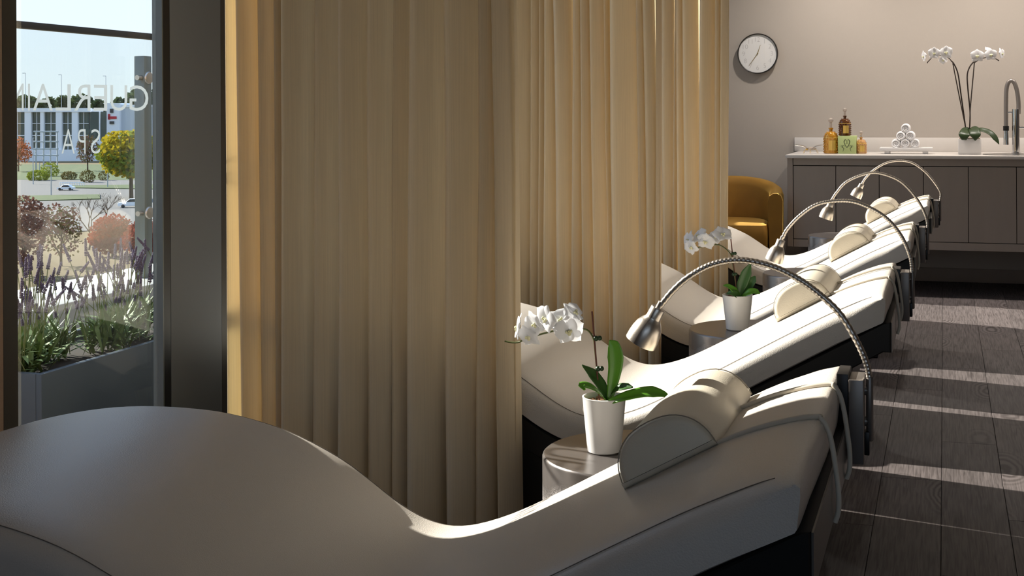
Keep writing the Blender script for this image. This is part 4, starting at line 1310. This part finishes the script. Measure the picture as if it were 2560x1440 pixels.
tree('dark_bush', 'brown purple leafy tree left behind the lavender', 'bush', -10, 130, 482, 690, [MT['brl']], None, .1, 10, 1500)
tree('dark_bush', 'sparse brown tree behind the lavender, right of the purple one', 'bush', 90, 215, 505, 665, [MT['brl'], MT['olv']], None, .12, 12, 700)
def bare_tree(label, px, ytop, ybase, seed):
    rnd = random.Random(seed)
    b = onZ(px, ybase, GZ); D = (b - Vector((0, 0, CAMZ))).dot(fwd); h = (ybase - ytop) / F * D
    t = thing('bare_tree', label, 'tree', b, 'bare trees by the road')
    mb = MB()
    def br(p, d, L_, r, lv):
        e_ = p + d * L_
        mb.tube([p, p.lerp(e_, .5) + Vector((rnd.uniform(-1, 1), rnd.uniform(-1, 1), 0)) * L_ * .06, e_], [r, r*.8, r*.6], 5)
        if lv:
            for _ in range(3):
                dd = (d + Vector((rnd.uniform(-1, 1), rnd.uniform(-1, 1), rnd.uniform(-.1, .5))) * .75).normalized()
                br(e_, dd, L_ * rnd.uniform(.6, .85), r * .6, lv - 1)
    br(Vector((0, 0, -.1)), Vector((.05, 0, 1)).normalized(), h * .3, h * .018, 4)
    mb.build('branches', MT['trunk'], t, 60)
bare_tree('leafless tree left of the rust red bush', 222, 470, 625, 2)
bare_tree('leafless tree left of the white pickup truck', 262, 470, 585, 21)
for k, (a, b_, yt, yb) in enumerate([(30, 98, 240, 285), (88, 150, 246, 285), (140, 176, 242, 285), (170, 236, 238, 285), (228, 262, 250, 285), (276, 330, 246, 283), (318, 400, 220, 285)]):
    rnd = random.Random(40 + k)
    D = (640, 668)[k % 2]
    c = onD((a + b_) / 2, 284, D)
    b0 = Vector((c.x, c.y, GZ)); h = (onD(a, yt, D).z - GZ); w = (b_ - a) / F * D
    t = thing('treeline_tree', ['dark tree behind the left end of the white building', 'pale dark tree behind the letter A', 'small dark tree between the letters A and L', 'broad dark tree behind the letter R', 'low dark tree behind the letter E', 'round dark tree behind the letter U', 'tall dark tree behind the letter G'][k], 'tree', b0, 'trees behind the white building')
    MB().tube([(0, 0, 0), (0, 0, h * .8)], .4, 6).build('trunk', MT['trunk'], t, 60)
    cm_ = MB()
    blob(cm_, (0, 0, h - 6), (w*.5, w*.5, 6.5), 500, 1.3, rnd); blob(cm_, (0, 0, h - 14), (w*.55, w*.55, 9), 300, 1.5, rnd)
    cm_.build('crown', MT['dkg'], t, 0)['kind'] = 'stuff'
for k, (a, b_, yt, yb) in enumerate([(98, 150, 405, 442), (64, 128, 425, 452), (150, 195, 428, 450), (197, 240, 424, 457), (243, 275, 428, 452)]):
    rnd = random.Random(60 + k)
    b0 = onZ((a + b_) / 2, yb, GZ); D = (b0 - Vector((0, 0, CAMZ))).dot(fwd); w = (b_ - a) / F * D; h = (yb - yt) / F * D
    cm_ = MB(); blob(cm_, (0, 0, h*.45), (w*.5, w*.3, h*.55), 500, w*.045, rnd)
    o = cm_.build('hedge', MT['yelg'] if k < 2 else MT['olv'], None, 0)
    o.location = b0
    tag(o, ['round olive hedge under the building corner', 'low green hedge left of the olive hedge', 'brown hedge at the middle of the lawn', 'brown hedge right of the middle of the lawn', 'brown hedge by the yellow tree'][k], 'hedge', 'hedges on the far lawn')
# white building with tall glazing
DB = 530.0
def bpt(px, py, dd=0.0): return onD(px, py, DB + dd)
bl = thing('white_building', 'long white building with tall windows beyond the road', 'building', (bpt(150, 400).x, bpt(150, 400).y, GZ))
def bbx(name, x0, x1, y0, y1, d0, d1, m, par=None):
    """box facing the camera axis at the building's distance"""
    P = [bpt(x0, y1), bpt(x1, y1), bpt(x1, y0), bpt(x0, y0)]
    vv = [p + fwd * d0 for p in P] + [p + fwd * d1 for p in P]
    return MB().add(vv, [(0, 1, 2, 3), (7, 6, 5, 4), (0, 4, 5, 1), (1, 5, 6, 2), (2, 6, 7, 3), (3, 7, 4, 0)]).build(name, m, par or bl, 0, world=True)
bbx('facade', -40, 226, 252 + 20, 425, 2.0, 14, MT['bldg2'])
bbx('parapet', -40, 226, 270, 280, -.6, 2.0, MT['bldg'])
wins = [(20, 62), (78, 101), (110, 140), (155, 180), (195, 219)]
for (a, b_) in wins:
    wo = bbx('window', a, b_, 281, 374, 1.2, 2.0, MT['pane'])
    for yy in (308, 338):
        bbx('transom', a, b_, yy, yy + 1.5, .9, 1.2, MT['bldg'], wo)
    bbx('mullion', (a + b_)/2 - .6, (a + b_)/2 + .6, 281, 374, .9, 1.2, MT['bldg'], wo)
for (a, b_) in [(62, 78), (101, 110), (140, 155), (180, 195)]:
    bbx('pier', a, b_, 278, 374, -.3, 2.0, MT['bldg'])
bbx('base_wall', -40, 226, 374, 430, -1.0, 2.0, MT['bldg'])
wo = bbx('window', 222, 268, 279, 352, 1.0, 2.4, MT['pane'])
bbx('mullion', 246, 249, 279, 352, .6, 1.0, MT['bldg'], wo)
bbx('tower', 268, 300, 258, 430, -.6, 12, MT['bldg'])
bbx('side_block', 300, 430, 268, 430, 1.5, 12, MT['bldg2'])
bbx('cornice', 300, 430, 262, 268, 1.0, 12, MT['bldg'])
bbx('infill', 219, 268, 352, 430, .4, 10, MT['bldg'])
bbx('red_mark', 272, 293, 291, 297, -1.0, -.6, MT['red']); bbx('red_mark', 272, 277, 285, 299, -1.0, -.6, MT['red'])
bbx('black_mark', 277, 285, 272, 282, -1.0, -.6, MT['cardark']); bbx('black_mark', 276, 287, 303, 310, -1.0, -.6, MT['cardark'])
# steel stair tower in front
def poleset():
    t = thing('steel_gantry', 'grey steel gantry in front of the white building', 'gantry', (onZ(100, 420, GZ).x, onZ(100, 420, GZ).y, GZ))
    mb = MB()
    D = 430
    for px in (90, 109, 126, 143):
        mb.tube([onD(px, 328, D), Vector((onD(px, 420, D).x, onD(px, 420, D).y, GZ))], .22, 6)
    for py in (329, 354, 372, 388):
        mb.tube([onD(84, py, D), onD(146, py, D)], .25, 6)
    mb.build('frame', MT['pole'], t, 60, world=True)
poleset()
def street_lamp(label, px, ytop, ybase, arm, D=None):
    b = onZ(px, ybase, GZ); DD = (b - Vector((0, 0, CAMZ))).dot(fwd)
    if D: b = onD(px, 300, D); b.z = GZ; DD = D
    h = onD(px, ytop, DD).z - GZ
    t = thing('street_lamp', label, 'street lamp', b, 'street lamps by the road')
    MB().tube([(0, 0, 0), (0, 0, h)], [.16, .1], 7).build('pole', MT['pole'], t, 60)
    MB().box((-abs(arm) if arm < 0 else 0, -.15, h - .1), (0.0 if arm < 0 else arm, .15, h + .12)).build('lamp_arm', MT['pole'], t, 0)
street_lamp('street lamp with left arm near the white car', 128, 415, 490, -1.6)
street_lamp('tall pole at the left of the road', 83, 345, 462, .3)
street_lamp('slim pole on the lawn beside the olive hedge', 99, 408, 446, .2)
street_lamp('slim pole behind the yellow tree', 269, 418, 470, -.8)
for k, px in enumerate((64, 154, 265)):
    street_lamp(['tall floodlight mast behind the letter N', 'tall floodlight mast behind the letter L', 'tall floodlight mast behind the letter U'][k], px, (183, 187, 190)[k], 380, -1.5, 560)
# cars
def car(label, name, px, py, L_, rz, pick=False):
    b = onZ(px, py, GZ); b.z = GZ + .15
    t = thing(name, label, 'car', b, None, rz)
    hw = .95
    out = [(-L_/2, .35), (-L_/2, .95), (-L_/2 + .2, 1.1), (-L_*.22, 1.18), (-L_*.08, 1.85), (L_*.16, 1.85), (L_*.24, 1.2), (L_/2 - .05, 1.12 if pick else .95), (L_/2, .4)] if pick else \
          [(-L_/2, .3), (-L_/2, .7), (-L_*.28, .88), (-L_*.12, 1.45), (L_*.2, 1.45), (L_*.36, .95), (L_/2, .85), (L_/2, .3)]
    MB().slab(list(reversed(out)) if False else out[::-1], [-hw, -hw + .08, hw - .08, hw], [.06, 0, 0, .06]).build('body', MT['carwhite'], t, 30)
    zw = 1.22 if pick else .92
    zt = 1.76 if pick else 1.38
    gl = [(-L_*.19, zw), (-L_*.075, zt), (L_*.14, zt), (L_*.21, zw)] if pick else [(-L_*.25, zw), (-L_*.11, zt), (L_*.18, zt), (L_*.31, zw)]
    for sy in (-1, 1):
        MB().slab(gl[::-1], [sy*(hw + .002), sy*(hw + .02)] if sy > 0 else [-(hw + .02), -(hw + .002)], [0, 0]).build('side_window', MT['cardark'], t, 0)
    MB().box((-L_/2 - .03, -hw*.8, .5), (-L_/2 + .02, hw*.8, .85)).build('grille', MT['cardark'], t, 0)
    for sx in (-1, 1):
        for sy in (-1, 1):
            MB().lathe([(.2, 0), (.36, .02), (.36, .2), (.2, .22)], 16, (sx*L_*.31, sy*(hw + .02), .36), (0, -sy, 0)).build('wheel', MT['cardark'], t, 40)
car('white pickup truck parked right of the lettering', 'pickup_truck', 330, 520, 5.6, .55, True)
car('white car on the road seen through the glass', 'white_car', 165, 477, 4.2, .35)
# low fence by the road
t = thing('road_fence', 'low white fence along the road behind the white car', 'fence', onZ(180, 468, GZ))
pr = [onZ(x_, 467, GZ) for x_ in range(150, 216, 6)]
for p in pr:
    MB().tube([p, p + Vector((0, 0, 1.2))], .12, 6).build('post', MT['carwhite'], t, 60, world=True)
MB().tube([pr[0] + Vector((0, 0, 1.15)), pr[-1] + Vector((0, 0, 1.15))], .1, 6).build('rail', MT['carwhite'], t, 60, world=True)
